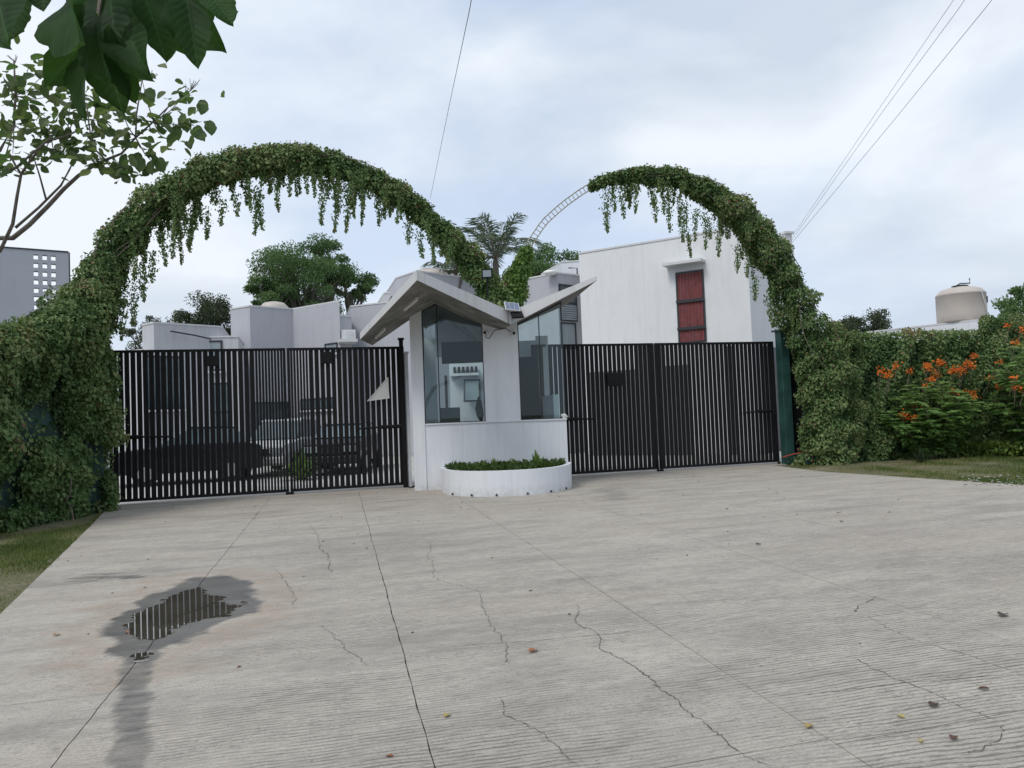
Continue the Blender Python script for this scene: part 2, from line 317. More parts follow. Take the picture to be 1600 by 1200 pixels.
def leaves(P, D, Nn, size, asp=.62, fold=.18, tint=None):
    """P base, D direction, Nn normal-ish, one folded pointed leaf of 4 triangles each"""
    n = len(P); D = unit(D); S = unit(np.cross(D, Nn)); Nn = unit(np.cross(S, D)); size = np.broadcast_to(size, (n,))[:, None]
    b = P; t = P+D*size-Nn*size*.12; mid = P+D*size*.45-Nn*size*fold*.5
    l = P+D*size*.42+S*size*asp*.5+Nn*size*fold*.5; r = P+D*size*.42-S*size*asp*.5+Nn*size*fold*.5
    V = np.stack([b, l, t, r, mid], 1).reshape(-1, 3)
    q = np.arange(n)[:, None]*5; T = np.stack([q+[0, 4, 1], q+[1, 4, 2], q+[2, 4, 3], q+[3, 4, 0]], 1).reshape(-1, 3)
    tt = np.repeat(tint if tint is not None else rng.random(n), 5)
    return V, T, tt
def merge(L_):
    V = []; T = []; K = []; k = 0
    for v, t, q in L_: V.append(v); T.append(t+k); K.append(q); k += len(v)
    return np.concatenate(V), np.concatenate(T), np.concatenate(K)
def vnoise(P, s, seed=0):      # smooth pseudo noise 0..1 (sum of sines)
    r = np.random.default_rng(seed+11); o = np.zeros(len(P)); A = 0
    for k in range(7):
        w_ = r.normal(size=3)*s*(1+.45*k); a = 1/(1+.35*k); o += a*np.sin(P@w_+r.random()*6.28); A += a*a/2
    return np.clip(.5+o/math.sqrt(A)*.25, 0, 1)
def poly_interp(pts, n):
    pts = np.array(pts, float); d = np.r_[0, np.cumsum(np.linalg.norm(np.diff(pts[:, :3], axis=0), axis=1))]; t = np.linspace(0, d[-1], n)
    return np.stack([np.interp(t, d, pts[:, k]) for k in range(pts.shape[1])], 1)
# ================================================================== SETTING
# terrain out to the horizon, a shade below everything else
mb = MB(); mb.add([(-600, -600, -.16), (600, -600, -.16), (600, 900, -.16), (-600, 900, -.16)], [(0, 1, 2, 3)])
tag(mb.build('terrain', 'ground'), kind='structure')
mb = MB(); mb.add([(-16, 18.25, -.004), (40, 18.25, -.004), (40, 60, -.004), (-16, 60, -.004)], [(0, 1, 2, 3)])
tag(mb.build('street', 'street'), kind='structure')
# lawns
def ledge(y): return -1.63-.123*y if y < 14.76 else -3.45-.13*(y-14.76)
def redge(y): return 13.9-.15*y if y < 15.2 else 11.62+.12*(y-15.2)
def strip(name, fx0, fx1, y0, y1, z, mat, n=40, amp=.03):
    ys = np.linspace(y0, y1, n); m_ = 14; V = []; fs = []
    for y in ys:
        for k in range(m_): x = fx0(y)+(fx1(y)-fx0(y))*k/(m_-1); V.append((x, y, z+amp*(math.sin(x*1.7+y)+math.sin(y*2.3-x*.8))*.5*(k not in (0, m_-1))))
    for i in range(n-1):
        for k in range(m_-1): q = i*m_+k; fs.append((q, q+1, q+m_+1, q+m_))
    mb = MB(); mb.add(V, fs); return mb.build(name, mat, smooth=True)
tag(strip('lawn', lambda y: -14, lambda y: ledge(y)-.004, -8, 17.6, -.02, 'ground'), kind='structure')
tag(strip('verge', lambda y: redge(y)+.004, lambda y: 34, -8, 17.9, -.02, 'ground'), kind='structure')
# base under the slabs (seen in the joints)
mb = MB(); ys = [-8, 14.76, 17.96]; mb.add([(ledge(y), y, -.03) for y in ys]+[(redge(y), y, -.03) for y in ys[::-1]], [(0, 1, 2, 3, 4, 5)][:1])
tag(mb.build('joint_bed', 'joint'), kind='structure')
# wet fields (defined on the ground plane)
def gpoly(px): return np.array([gz(x, y)[:2] for x, y in px])
WETP = gpoly([(160, 985), (195, 955), (235, 930), (290, 905), (345, 897), (385, 905), (405, 930), (400, 955), (370, 965), (320, 990), (250, 1015), (232, 1040), (200, 1040), (180, 1020), (165, 1005)])
WATP = gpoly([(183, 985), (215, 962), (255, 938), (300, 918), (318, 912), (325, 926), (355, 940), (378, 952), (360, 964), (330, 968), (300, 975), (265, 992), (240, 1003), (215, 1000), (190, 990)])
WATP2 = gpoly([(203, 1026), (212, 1019), (233, 1018), (236, 1028), (224, 1034), (206, 1033)])
CHAN = gpoly([(186, 1035), (240, 1030), (236, 1100), (231, 1210), (225, 1500), (150, 1500), (168, 1210), (182, 1100)])
DAMP = gpoly([(105, 905), (130, 898), (180, 896), (235, 898), (215, 903), (150, 906), (112, 908)])
DAMP2 = gpoly([(915, 765), (940, 757), (975, 758), (985, 770), (975, 785), (935, 783)])
def sdf(P, poly):       # signed distance, positive inside
    P = P[:, :2]; n = len(poly); d = np.full(len(P), 1e9); ins = np.zeros(len(P), bool)
    for i in range(n):
        a = poly[i]; b = poly[(i+1) % n]; ab = b-a; t = np.clip(((P-a)@ab)/(ab@ab), 0, 1); d = np.minimum(d, np.linalg.norm(P-a-t[:, None]*ab, axis=1))
        c = ((a[1] > P[:, 1]) != (b[1] > P[:, 1])); xx = (b[0]-a[0])*(P[:, 1]-a[1])/((b[1]-a[1]) if abs(b[1]-a[1]) > 1e-9 else 1e-9)+a[0]; ins ^= c & (P[:, 0] < xx)
    return np.where(ins, d, -d)
def rag(P, seed, sx=6, sy=26):
    Q = np.c_[P[:, 0]*sx, P[:, 1]*sy, np.zeros(len(P))]; return vnoise(Q, 1., seed)-.5
def wetfield(P):
    e = rag(P, 1, 5, 6)*.14+rag(P, 2, 13, 30)*.06+rag(P, 6, 40, 60)*.03
    w_ = np.clip((sdf(P, WETP)+e)/.07+.45, 0, 1)
    c = np.clip((sdf(P, CHAN)+rag(P, 3, 6, 9)*.04+rag(P, 7, 30, 60)*.02)/.035+.5, 0, 1)*.72*np.clip(1-(4.5-P[:, 1])*.08, .5, 1)
    d = np.clip((sdf(P, DAMP)+rag(P, 4, 8, 30)*.22)/.06+.3, 0, 1)*.75
    d2 = np.clip((sdf(P, DAMP2)+rag(P, 5, 5, 8)*.4)/.25+.3, 0, 1)*.45
    return np.maximum.reduce([w_, c, d, d2])
def rimfield(P): return np.clip(1-np.abs(sdf(P, WETP)+rag(P, 9, 4, 9)*.4+.18)/.3, 0, 1)
# slabs between sawn joints
def jx(c, k=.05): return lambda y: c+k*y
cols = [ledge, jx(-1.36, .042), jx(.38, .05), jx(2.22, .051), jx(4.25, .042), jx(6.1, .055), jx(7.95, .052), jx(9.8, .05), redge]
cuts = [[5.25, 7.13, 9.1, 14.75], [3.15, 7.0, 11.6], [3.2, 6.95, 11.6], [3.14, 8.5, 13.2], [3.05, 8.8, 13.1], [3.0, 8.2, 12.6], [2.9, 8.0, 12.4], [2.8, 8.0, 12.4]]
pav = empty('paving', (4, 8, 0), None, None); tag(pav, kind='structure')
def wgl(x, y, k): return .003*math.sin(y*3.1+k*1.7)+.0025*math.sin(y*9.3+k)+.0015*math.sin(y*23+k*3)
for ci in range(8):
    ys_ = [-8, -2.6]+cuts[ci]+[17.7]; fa, fb = cols[ci], cols[ci+1]
    for k in range(len(ys_)-1):
        y0, y1 = ys_[k]+.0036, ys_[k+1]-.0036; g = .0036
        fine = ci <= 1 and y1 > 1.5 and y0 < 11; st = .034 if fine else .25
        ny = max(2, int((y1-y0)/st)+1); xw = abs(fb(y0)-fa(y0)); nx = max(2, int(xw/(.034 if fine else .5))+1)
        Y = np.linspace(y0, y1, ny); V = np.zeros((ny, nx, 3))
        for i, y in enumerate(Y):
            a = fa(y)+g+(wgl(0, y, ci) if ci else 0); b = fb(y)-g+(wgl(0, y, ci+1) if ci < 7 else 0); V[i, :, 0] = np.linspace(a, b, nx); V[i, :, 1] = y
        if k > 0: V[0, :, 1] += .006*np.sin(V[0, :, 0]*7+k)
        if k < len(ys_)-2: V[-1, :, 1] += .006*np.sin(V[-1, :, 0]*7+k+1)
        top = V.reshape(-1, 3); idx = np.arange(ny*nx).reshape(ny, nx)
        q = np.stack([idx[:-1, :-1], idx[:-1, 1:], idx[1:, 1:], idx[1:, :-1]], -1).reshape(-1, 4)
        bd = np.r_[idx[0, :], idx[1:, -1], idx[-1, :-1][::-1], idx[1:-1, 0][::-1]]; nb = len(bd); low = top[bd].copy(); low[:, 2] = -.12; n0 = len(top)
        sides = np.stack([bd, n0+np.arange(nb), n0+(np.arange(nb)+1) % nb, np.roll(bd, -1)], -1)
        VV = np.r_[top, low]
        o = npmesh('concrete_slab', VV, np.r_[q, sides], 'pave', pav)
        if ci <= 5:
            wt = wetfield(VV); wt[n0:] = 0; a = o.data.attributes.new('wet', 'FLOAT', 'POINT'); a.data.foreach_set('value', wt.astype(np.float32))
        if fine:
            rm = rimfield(VV); a = o.data.attributes.new('rim', 'FLOAT', 'POINT'); a.data.foreach_set('value', rm.astype(np.float32))
# water surface
def field_sheet(name, poly, z, cell, thr, ragf, mat):
    lo = poly.min(0)-.25; hi = poly.max(0)+.25; nx = int((hi[0]-lo[0])/cell); ny = int((hi[1]-lo[1])/cell)
    X, Yg = np.meshgrid(lo[0]+np.arange(nx+1)*cell, lo[1]+np.arange(ny+1)*cell); P = np.c_[X.ravel(), Yg.ravel(), np.full(X.size, z)]
    fld = (sdf(P, poly)+ragf(P)).reshape(ny+1, nx+1); idx = np.arange(P.shape[0]).reshape(ny+1, nx+1)
    keep = (fld[:-1, :-1] > thr) & (fld[1:, 1:] > thr) & (fld[1:, :-1] > thr) & (fld[:-1, 1:] > thr)
    q = np.stack([idx[:-1, :-1], idx[:-1, 1:], idx[1:, 1:], idx[1:, :-1]], -1)[keep]
    u, inv = np.unique(q, return_inverse=True); return npmesh(name, P[u], inv.reshape(-1, 4), mat)
o = field_sheet('puddle', WATP, .003, .012, 0, lambda P: rag(P, 21, 9, 26)*.08+rag(P, 22, 4, 7)*.10+rag(P, 24, 40, 70)*.03, 'water'); tag(o, kind='structure')
o = field_sheet('puddle', WATP2, .003, .012, 0, lambda P: rag(P, 23, 9, 26)*.07+rag(P, 25, 40, 60)*.03, 'water'); tag(o, kind='structure')
# cracks: thin dark dirt lines lying in the slabs
def crackpts(px, jit=.02, seed=0):
    r = np.random.default_rng(seed); P = np.array([gz(x, y, .003) for x, y in px]); n = max(6, int(np.sum(np.linalg.norm(np.diff(P, axis=0), axis=1))/.022)); Q = poly_interp(P, n)
    j = np.cumsum(r.normal(size=(n, 2))*jit, 0); j -= np.linspace(0, 1, n)[:, None]*j[-1]; j = j*.5+r.normal(size=(n, 2))*jit*.35; Q[:, :2] += j; return Q
CR = [[(500, 850), (512, 872), (518, 895)], [(485, 820), (500, 850)], [(430, 890), (450, 920), (458, 948)], [(500, 975), (535, 1005), (575, 1040)],
      [(676, 845), (684, 880), (686, 905), (722, 922), (740, 930), (742, 965), (765, 990), (792, 1015), (796, 1040)],
      [(903, 945), (906, 968), (930, 985), (936, 1005), (975, 1025), (1015, 1062), (1060, 1090), (1075, 1115), (1115, 1145), (1160, 1180), (1200, 1195)],
      [(785, 1090), (790, 1120), (830, 1145), (870, 1175), (900, 1195)],
      [(1368, 932), (1345, 945), (1336, 956)], [(1358, 962), (1440, 995), (1490, 1015), (1560, 1040), (1600, 1052)],
      [(1330, 1025), (1400, 1060), (1440, 1072), (1500, 1100), (1570, 1128)], [(1570, 1130), (1565, 1150), (1500, 1180)],
      [(620, 925), (740, 918), (850, 908), (960, 898)], [(700, 1010), (850, 1000), (1000, 985)],
      [(1250, 1085), (1400, 1070), (1600, 1052)], [(1000, 945), (1080, 940), (1180, 935)]]
V = []; T = []; k = 0
for i, c in enumerate(CR):
    Q = crackpts(c, .014 if i not in (11, 12, 13, 14) else .006, i); r = np.random.default_rng(i); t = np.gradient(Q, axis=0); nrm = unit(np.c_[-t[:, 1], t[:, 0], 0*t[:, 0]]); wd = (.0006+.0026*r.random(len(Q))**1.5)*np.minimum(1, np.minimum(np.arange(len(Q)), np.arange(len(Q))[::-1])/3+.1)
    if i in (0, 5, 7): wd *= 1.6
    V.append(Q-nrm*wd[:, None]); V.append(Q+nrm*wd[:, None]); n = len(Q); a = np.arange(n-1)+k; T.append(np.stack([a, a+1, a+1+n, a+n], -1)); k += 2*n
o = npmesh('crack', np.concatenate(V), np.concatenate(T), 'crack', pav); tag(o, kind='stuff')
# gutter strip in front of the gates
mb = MB(); mb.box((-3.85, 17.71, -.12), (2.4, 18.24, .0)); mb.box((5.8, 17.71, -.12), (12.6, 18.24, .0)); tag(mb.build('gate_threshold', 'pave'), kind='structure')
# ------------------------------------------------------------------ grass
def grass(name, n, fx, ylim, label, tintb=0., hmax=.07, clear=None):
    y = ylim[0]+(ylim[1]-ylim[0])*rng.random(n)**1.0; a, b = fx(y); x = a+(b-a)*rng.random(n); P = np.c_[x, y, np.full(n, -.025)]
    bare = vnoise(P, 1.3, 5); keep = rng.random(n) < np.clip((bare-.22)*3.2, .12, 1); P = P[keep]; n = len(P); bare = bare[keep]
    h = (.018+hmax*rng.random(n)**1.6)*(.5+bare); th = rng.random(n)*6.28; d = np.c_[np.cos(th), np.sin(th), np.zeros(n)]; lean = (rng.random(n)*.9)[:, None]
    tip = P+np.c_[np.zeros(n), np.zeros(n), h]+d*h[:, None]*lean; s = np.c_[-np.sin(th), np.cos(th), np.zeros(n)]*(.0035+.003*rng.random(n))[:, None]
    V = np.stack([P-s, P+s, tip], 1).reshape(-1, 3); T = np.arange(3*n).reshape(-1, 3)
    t = np.clip(1-bare+rng.normal(size=n)*.18+tintb, 0, 1); o = npmesh(name, V, T, 'grass', tint=np.repeat(t, 3)); return tag(o, label, 'grass', kind='stuff')
LE = np.vectorize(ledge); RE = np.vectorize(redge)
grass('grass', 90000, lambda y: (LE(y)-3.4, LE(y)-.0+.02*rng.normal(size=len(y))), (6.5, 16.6), 'thin yellowish green grass beside the left edge of the paving', -.05, .05)
grass('grass', 80000, lambda y: (RE(y)+.0+.03*rng.normal(size=len(y)), RE(y)+9), (10, 17.0), 'short patchy grass below the ivy wall on the right', .0, .06)
# small pale stones on the verge
P = np.array([gz(1500+100*rng.random(), 742+18*rng.random()) for _ in range(160)]); V, T, t = leaves(P+[0, 0, .005], rng.normal(size=P.shape)*[1, 1, .2], np.tile([0, 0, 1.], (len(P), 1)), .03+.05*rng.random(len(P)), .9)
o = npmesh('pebble', V, T, 'stone'); tag(o, 'scattered pale pebbles on the verge at the right', 'pebbles', kind='stuff')
# ================================================================== HOUSES
def footprint(corners, h, back):
    P = [gd(x, y, (h-EYE)*FPX/(hor(x)-y)) for x, y in corners]; P = [np.array([p[0], p[1], 0]) for p in P]
    return P, [P[-1]+np.array([0, back, 0]), P[0]+np.array([0, back, 0])]
def house(corners, h, mat, label, back=6, name='house', cap=True, cat='house', radial=False):
    P, B = footprint(corners, h, back)
    if radial: B[1] = P[0]+unit(P[0])*back+R0*.3
    ring = P+B
    root = empty(name, sum(ring)/len(ring), label, cat)
    mb = MB(); mb.hexa([(p[0], p[1], 0) for p in ring], [(p[0], p[1], h-.06) for p in ring]); mb.build('wall', mat, root)
    if cap:
        c = sum(ring)/len(ring); o2 = [p+(p-c)/np.linalg.norm(p-c)*.03 for p in ring]
        mb = MB(); mb.hexa([(p[0], p[1], h-.06) for p in o2], [(p[0], p[1], h) for p in o2]); mb.build('parapet_cap', 'fascia', root)
    return root, P
def on_face(A, B, x, y):      # point of the vertical face A-B seen at pixel
    r = ray(x, y); n = np.cross(B-A, ZZ); t = ((A-CP)@n)/(r@n); return CP+r*t
def window(root, A, B, x0, x1, y0, y1, glass='winglass', panes=(1, 1), sill=True, frame='darkframe'):
    n = unit(np.cross(B-A, ZZ)); n = n if n@(-F0) > 0 else -n; u = unit(B-A)
    a = on_face(A, B, x0, (y0+y1)/2); b = on_face(A, B, x1, (y0+y1)/2); zt = on_face(A, B, (x0+x1)/2, y0)[2]; zb = on_face(A, B, (x0+x1)/2, y1)[2]
    if (b-a)@u < 0: a, b = b, a
    W = (b-a)@u; base = np.array([a[0], a[1], 0])
    def bx(mb, u0, u1, z0, z1, d0, d1): mb.hexa([base+u*u0+n*d0+ZZ*z0, base+u*u1+n*d0+ZZ*z0, base+u*u1+n*d1+ZZ*z0, base+u*u0+n*d1+ZZ*z0], [base+u*u0+n*d0+ZZ*z1, base+u*u1+n*d0+ZZ*z1, base+u*u1+n*d1+ZZ*z1, base+u*u0+n*d1+ZZ*z1])
    w_ = MB(); t = .06
    for a_ in ((0, t, zb, zt), (W-t, W, zb, zt), (t, W-t, zt-t, zt), (t, W-t, zb, zb+t)): bx(w_, *a_, -.05, .035)
    for k in range(1, panes[0]): q = W*k/panes[0]; bx(w_, q-.025, q+.025, zb+t, zt-t, -.05, .03)
    for k in range(1, panes[1]): q = zb+(zt-zb)*k/panes[1]; bx(w_, t, W-t, q-.03, q+.03, -.05, .028)
    fr = w_.build('window', frame, root); g = MB(); bx(g, t, W-t, zb+t, zt-t, -.03, .012); g.build('pane', glass, fr)
    if sill: s_ = MB(); bx(s_, -.08, W+.08, zb-.08, zb-.003, -.05, .12); s_.build('sill', 'wall', fr)
    return fr, base, u, n, W, zb, zt
# far-left grid-perforated grey building
h = 8.6; P, B = footprint([(-120, 376), (107, 393)], h, 6); A, Bp = P
troot = empty('building', (A+Bp)/2, 'tall plain blue-grey building with a grid of small square holes, far left', 'building')
u = unit(Bp-A); n = np.cross(u, ZZ); n = n if n@(-F0) > 0 else -n; base = A; Wt = np.linalg.norm(Bp-A)
def face_uv(x, y): p = on_face(A, Bp, x, y); return (p-A)@u, p[2]
hx = [(53, 60.5), (67, 74.5), (80.5, 88)]; hz = [398.5+13*k for k in range(9)]
us = [(face_uv(a, 450)[0], face_uv(b, 450)[0]) for a, b in hx]; zs = [(face_uv(70, y)[1], face_uv(70, y+7.6)[1]) for y in hz]
mb = MB()
def tb(u0, u1, z0, z1): q = [base+u*u0, base+u*u1, base+u*u1-n*.25, base+u*u0-n*.25]; mb.hexa([p+ZZ*z0 for p in q], [p+ZZ*z1 for p in q])
tb(0, us[0][0], 0, h); tb(us[2][1], Wt, 0, h); tb(us[0][1]+.0, us[1][0], zs[-1][1], zs[0][0]); tb(us[1][1], us[2][0], zs[-1][1], zs[0][0]); tb(us[0][0], us[2][1], zs[0][0], h); tb(us[0][0], us[2][1], 0, zs[-1][1])
for (u0, u1) in us:
    for k in range(8): tb(u0, u1, zs[k+1][0], zs[k][1])
mb.build('wall', 'wall_tower', troot)
mb = MB(); q = [base+u*Wt, base+u*(Wt+.05), base+u*(Wt+.05)-n*.27, base+u*Wt-n*.27]; mb.hexa(q, [p+ZZ*(h+.02) for p in q]); q = [base+n*.02, base+u*Wt+n*.02, base+u*Wt-n*.27, base-n*.27]; mb.hexa([p+ZZ*(h+.001) for p in q], [p+ZZ*(h+.06) for p in q]); mb.build('edge_trim', 'darkframe', troot)
mb = MB(); q = [base-n*.26, base+u*(us[0][0]-.4)-n*.26, base+u*(us[0][0]-.4)-n*5, base-n*5]; mb.hexa(q, [p+ZZ*(h-.3) for p in q]); mb.build('rear_block', 'wall_tower', troot)
# left row of houses behind the gate
r_, P = house([(150, 552), (182, 549), (222, 545)], 4.3, 'wall_pale', 'lowest white house seen just above the gate beside the ivy', 5)
r_, P = house([(222, 506), (240, 502), (316, 507), (346, 509)], 5.3, 'wall_pale', 'low pale grey flat-roofed house, first right of the arch leg', 5)
window(r_, P[1], P[2], 218, 285, 556, 640, 'winglass', (2, 1)); window(r_, P[1], P[2], 205, 262, 660, 705, 'winglass', (3, 1)) if False else None
mb = MB(); a = on_face(P[1], P[2], 268, 521); u2 = unit(P[2]-P[1]); mb.tube([a+[0, -.25, .05]-u2*.0, a+u2*.9+[0, -.35, -.06], a+u2*1.5+[0, -.3, -.16]], .03, 5); mb.build('roof_pipe', 'wire', r_)
r_, P = house([(286, 541), (318, 525), (372, 524)], 4.9, 'wall_pale', 'low grey house front with a window under a projecting slab', 3)
window(r_, P[1], P[2], 320, 348, 532, 580, 'paleglass'); window(r_, P[1], P[2], 326, 362, 598, 690, 'winglass', (1, 2))
r_, P = house([(360, 481), (390, 476), (457, 481), (530, 468)], 6.6, 'wall_grey', 'tall lilac-grey zigzag-fronted house behind the middle of the left gate', 6)
window(r_, P[2], P[3], 508, 528, 536, 552, 'paleglass'); window(r_, P[1], P[2], 395, 452, 628, 720, 'winglass', (2, 1)); window(r_, P[2], P[3], 470, 524, 622, 640, 'winglass', (3, 1))
mb = MB(); c = gd(428, 478, 34); mb.lathe((c[0], c[1], 6.3), [(.6, 0), (.62, .45), (.45, .62), (.2, .68)], 16); t_ = mb.build('water_tank', 'beige', smooth=True); tag(t_, 'low round tank lid just above the zigzag parapet', 'tank')
r_, P = house([(530, 492), (549, 493)], 6.0, 'wall_pale', 'narrow recessed house bay between two taller grey blocks', 4)
mb = MB(); A_, B_ = P; a = on_face(A_, B_, 528, 533); b_ = on_face(A_, B_, 552, 533); mb.box((a[0], a[1]-.9, a[2]-.12), (b_[0]+.1, b_[1]+.05, a[2])); mb.build('ledge', 'fascia', r_)
ac = empty('air_conditioner', (b_[0]-.42, b_[1]-.45, a[2]), 'white air conditioner unit on a ledge between grey house blocks', 'air conditioner')
x, y, z = b_[0]-.22, b_[1]-.30, a[2]+.004; mb = MB(); mb.box((x-.3, y-.13, z), (x+.3, y+.13, z+.45)); mb.build('casing', 'white_plastic', ac, bevel=.02)
mb = MB(); mb.tube([(x+.06, y-.135, z+.23), (x+.06, y-.15, z+.23)], .16, 18); mb.build('fan_grille', 'greypost', ac)
r_, P = house([(548, 477), (600, 471), (640, 467)], 6.6, 'wall_grey', 'plain grey house block directly left of the booth roof', 6)
r_, P = house([(600, 456), (640, 452)], 7.6, 'wall_pale', 'small pale upper storey left of the roof peak', 4)
r_, P = house([(619, 432), (652, 421), (722, 431), (772, 437)], 7.8, 'wall_grey', 'lilac-grey house rising right behind the roof peak', 6)
mb = MB(); c = gd(672, 420, 34.5); mb.lathe((c[0], c[1], 7.5), [(.75, 0), (.78, .5), (.5, .75)], 16); t_ = mb.build('water_tank', 'beige', smooth=True); tag(t_, 'pale rooftop tank behind the booth roof peak', 'tank')
mb = MB(); a = on_face(P[2], P[3], 724, 428); mb.tube([a+[0, -.1, .1], a+[-.28, -.12, -.75]], .07, 6); mb.build('downspout', 'bark', r_)
r_, P = house([(790, 440), (870, 424), (912, 429)], 7.0, 'wall_grey', 'lilac-grey house with a tall dark window, right of the ivy valley', 6)
fr, bs, uu, nn_, W, zb, zt = window(r_, P[1], P[2], 874, 901, 445, 502, 'winglass', (1, 2), False)
for k in range(7):
    mb = MB(); z = zb+.08+k*.085; mb.obox(bs+uu*W/2+nn_*.05+ZZ*z, uu*(W/2-.07), nn_*.012, ZZ*.03); mb.build('louvre', 'paleglass', fr)
window(r_, P[1], P[2], 876, 900, 504, 545, 'paleglass', (1, 1), False)
mb = MB(); c = on_face(P[0], P[1], 860, 429); mb.lathe((c[0]-.1, c[1]-.28, c[2]), [(.02, -.09), (.2, -.06), (.26, .0), (.26, .06), (.2, .09)], 16); mb.build('wall_lamp', 'tube_lamp', r_, smooth=True)
r_, P = house([(877, 407), (909, 405)], 8.4, 'wall', 'small white rooftop box beside the big white house', 3)
mb = MB(); a = P[1]+[-.3, -.15, 8.0]; mb.tube([a-[.4, 0, 0], a, a-[0, 0, 3]], .03, 5); mb.build('pipe', 'wire', r_)
r_, P = house([(904, 393), (1166, 350), (1240, 384)], 7.4, 'wall_big', 'large white two-storey house with red curtains behind the right gate', 8, radial=True)
BH = P
n_ = len(P)
# curtain window: dark frame, three panes, cloth curtains behind the upper two
fr, bs, uu, nn_, W, zb, zt = window(r_, P[0], P[1], 1058, 1102, 423, 536, 'winglass', (1, 1), False)
fr['label'] = 'tall dark-framed window with red curtains'
H3 = zt-zb
for nm, z0, z1 in (('curtain', zb+H3*.60, zt-.07), ('curtain', zb+H3*.22, zb+H3*.57), ('curtain', zb+.05, zb+H3*.19)):
    mb = MB(); K = 30; vs = []
    for k in range(K+1):
        uu_ = .07+(W-.14)*k/K; dd = .03+.022*math.sin(k*1.55)
        vs += [bs+uu*uu_+nn_*dd+ZZ*z0, bs+uu*uu_+nn_*dd+ZZ*z1, bs+uu*uu_+nn_*(dd-.012)+ZZ*z0, bs+uu*uu_+nn_*(dd-.012)+ZZ*z1]
    mb.add(vs, [f for k in range(K) for f in ((4*k, 4*k+4, 4*k+5, 4*k+1), (4*k+2, 4*k+3, 4*k+7, 4*k+6))]); mb.build(nm, 'curtain', fr, smooth=True)
for q in (.585, .205):
    mb = MB(); mb.obox(bs+uu*W/2+nn_*.05+ZZ*(zb+H3*q), uu*W/2, nn_*.045, ZZ*.05); mb.build('transom', 'darkframe', fr)
mb = MB(); a = on_face(P[0], P[1], 1042, 414); b_ = on_face(P[0], P[1], 1102, 407); z = (a[2]+b_[2])/2
mb.hexa([a*[1, 1, 0]+ZZ*(z-.09)+q for q in (0*ZZ,)]+[b_*[1, 1, 0]+ZZ*(z-.09), b_*[1, 1, 0]+nn_*.45+ZZ*(z-.09), a*[1, 1, 0]+nn_*.45+ZZ*(z-.09)], [a*[1, 1, 0]+ZZ*z, b_*[1, 1, 0]+ZZ*z, b_*[1, 1, 0]+nn_*.45+ZZ*z, a*[1, 1, 0]+nn_*.45+ZZ*z]); mb.build('window_hood', 'fascia', r_)
# flat wall panels behind the right gate, coloured as the shade inside openings
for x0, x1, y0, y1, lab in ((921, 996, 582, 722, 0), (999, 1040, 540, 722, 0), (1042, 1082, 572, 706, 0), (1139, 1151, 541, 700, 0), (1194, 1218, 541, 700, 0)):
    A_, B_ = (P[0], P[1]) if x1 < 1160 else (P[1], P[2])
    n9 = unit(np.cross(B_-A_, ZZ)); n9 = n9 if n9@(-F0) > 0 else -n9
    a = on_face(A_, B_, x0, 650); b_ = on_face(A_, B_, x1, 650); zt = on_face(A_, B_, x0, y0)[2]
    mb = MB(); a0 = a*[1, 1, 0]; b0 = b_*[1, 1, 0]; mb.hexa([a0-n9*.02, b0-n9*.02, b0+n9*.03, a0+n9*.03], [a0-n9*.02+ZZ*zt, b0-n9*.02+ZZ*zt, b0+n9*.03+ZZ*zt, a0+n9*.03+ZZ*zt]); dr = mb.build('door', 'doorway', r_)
# mast on the right end of the roof
mb = MB(); a = gd(1231, 400, 27.8); mb.box((a[0]-.14, a[1]-.1, 0), (a[0]+.14, a[1]+.1, 7.75)); mb.box((a[0]-.2, a[1]-.16, 7.751), (a[0]+.2, a[1]+.16, 7.83)); o = mb.build('chimney', 'fascia', r_)
# right: low white building with tank
r_, P = house([(1310, 523), (1540, 497)], 4.3, 'wall', 'low white flat-roofed building above the ivy wall on the right', 5)
tank = empty('water_tank', gd(1503, 500, 28)*[1, 1, 0]+[0, 0, 4.3], 'large beige domed water tank on the low white roof', 'tank')
c = tank.location; c = (c[0], c[1], c[2]); mb = MB(); R_ = .81
mb.lathe(c, [(R_*.97, 0), (R_, .05), (R_, .25), (R_*1.003, .4), (R_, .98), (R_*1.02, 1.0), (R_*.98, 1.06), (R_*.82, 1.2), (R_*.5, 1.28), (.28, 1.3)], 40); mb.build('body', 'beige', tank, smooth=True)
mb = MB(); mb.lathe((c[0], c[1], c[2]+1.3), [(.27, 0), (.28, .05), (.2, .07)], 20); mb.build('lid', 'darkframe', tank)
mb = MB(); mb.tube([(c[0]-.45, c[1]-.2, c[2]+1.27), (c[0]-.2, c[1]-.2, c[2]+1.4), (c[0]+.25, c[1]-.2, c[2]+1.42), (c[0]+.25, c[1]-.2, c[2]+1.6)], .022, 6); mb.build('vent_pipe', 'wire', tank)
Fd = -F0; Rd = R0
def tk(l, z, dd=0): a = math.asin(max(-1, min(1, l/R_))); return np.array(c)+Rd*math.sin(a)*(R_+.02)+Fd*math.cos(a)*(R_+.02)+ZZ*z
mb = MB(); mb.tube([tk(.3, 1.0), tk(.4, .7), tk(.52, .35), tk(.6, .02)], .022, 6); mb.build('overflow_pipe', 'white_plastic', tank)
# printed mark: drop shape with a few strokes
mb = MB()
for s_ in ([(.62, .80), (.66, .88), (.69, .80), (.66, .74), (.62, .80)], [(.70, .66), (.70, .76)], [(.73, .66), (.73, .76), (.76, .72)], [(.78, .66), (.78, .74)]):
    mb.tube([tk(a_, z_) for a_, z_ in s_], .016, 4)
mb.build('printed_mark', 'darkframe', tank)
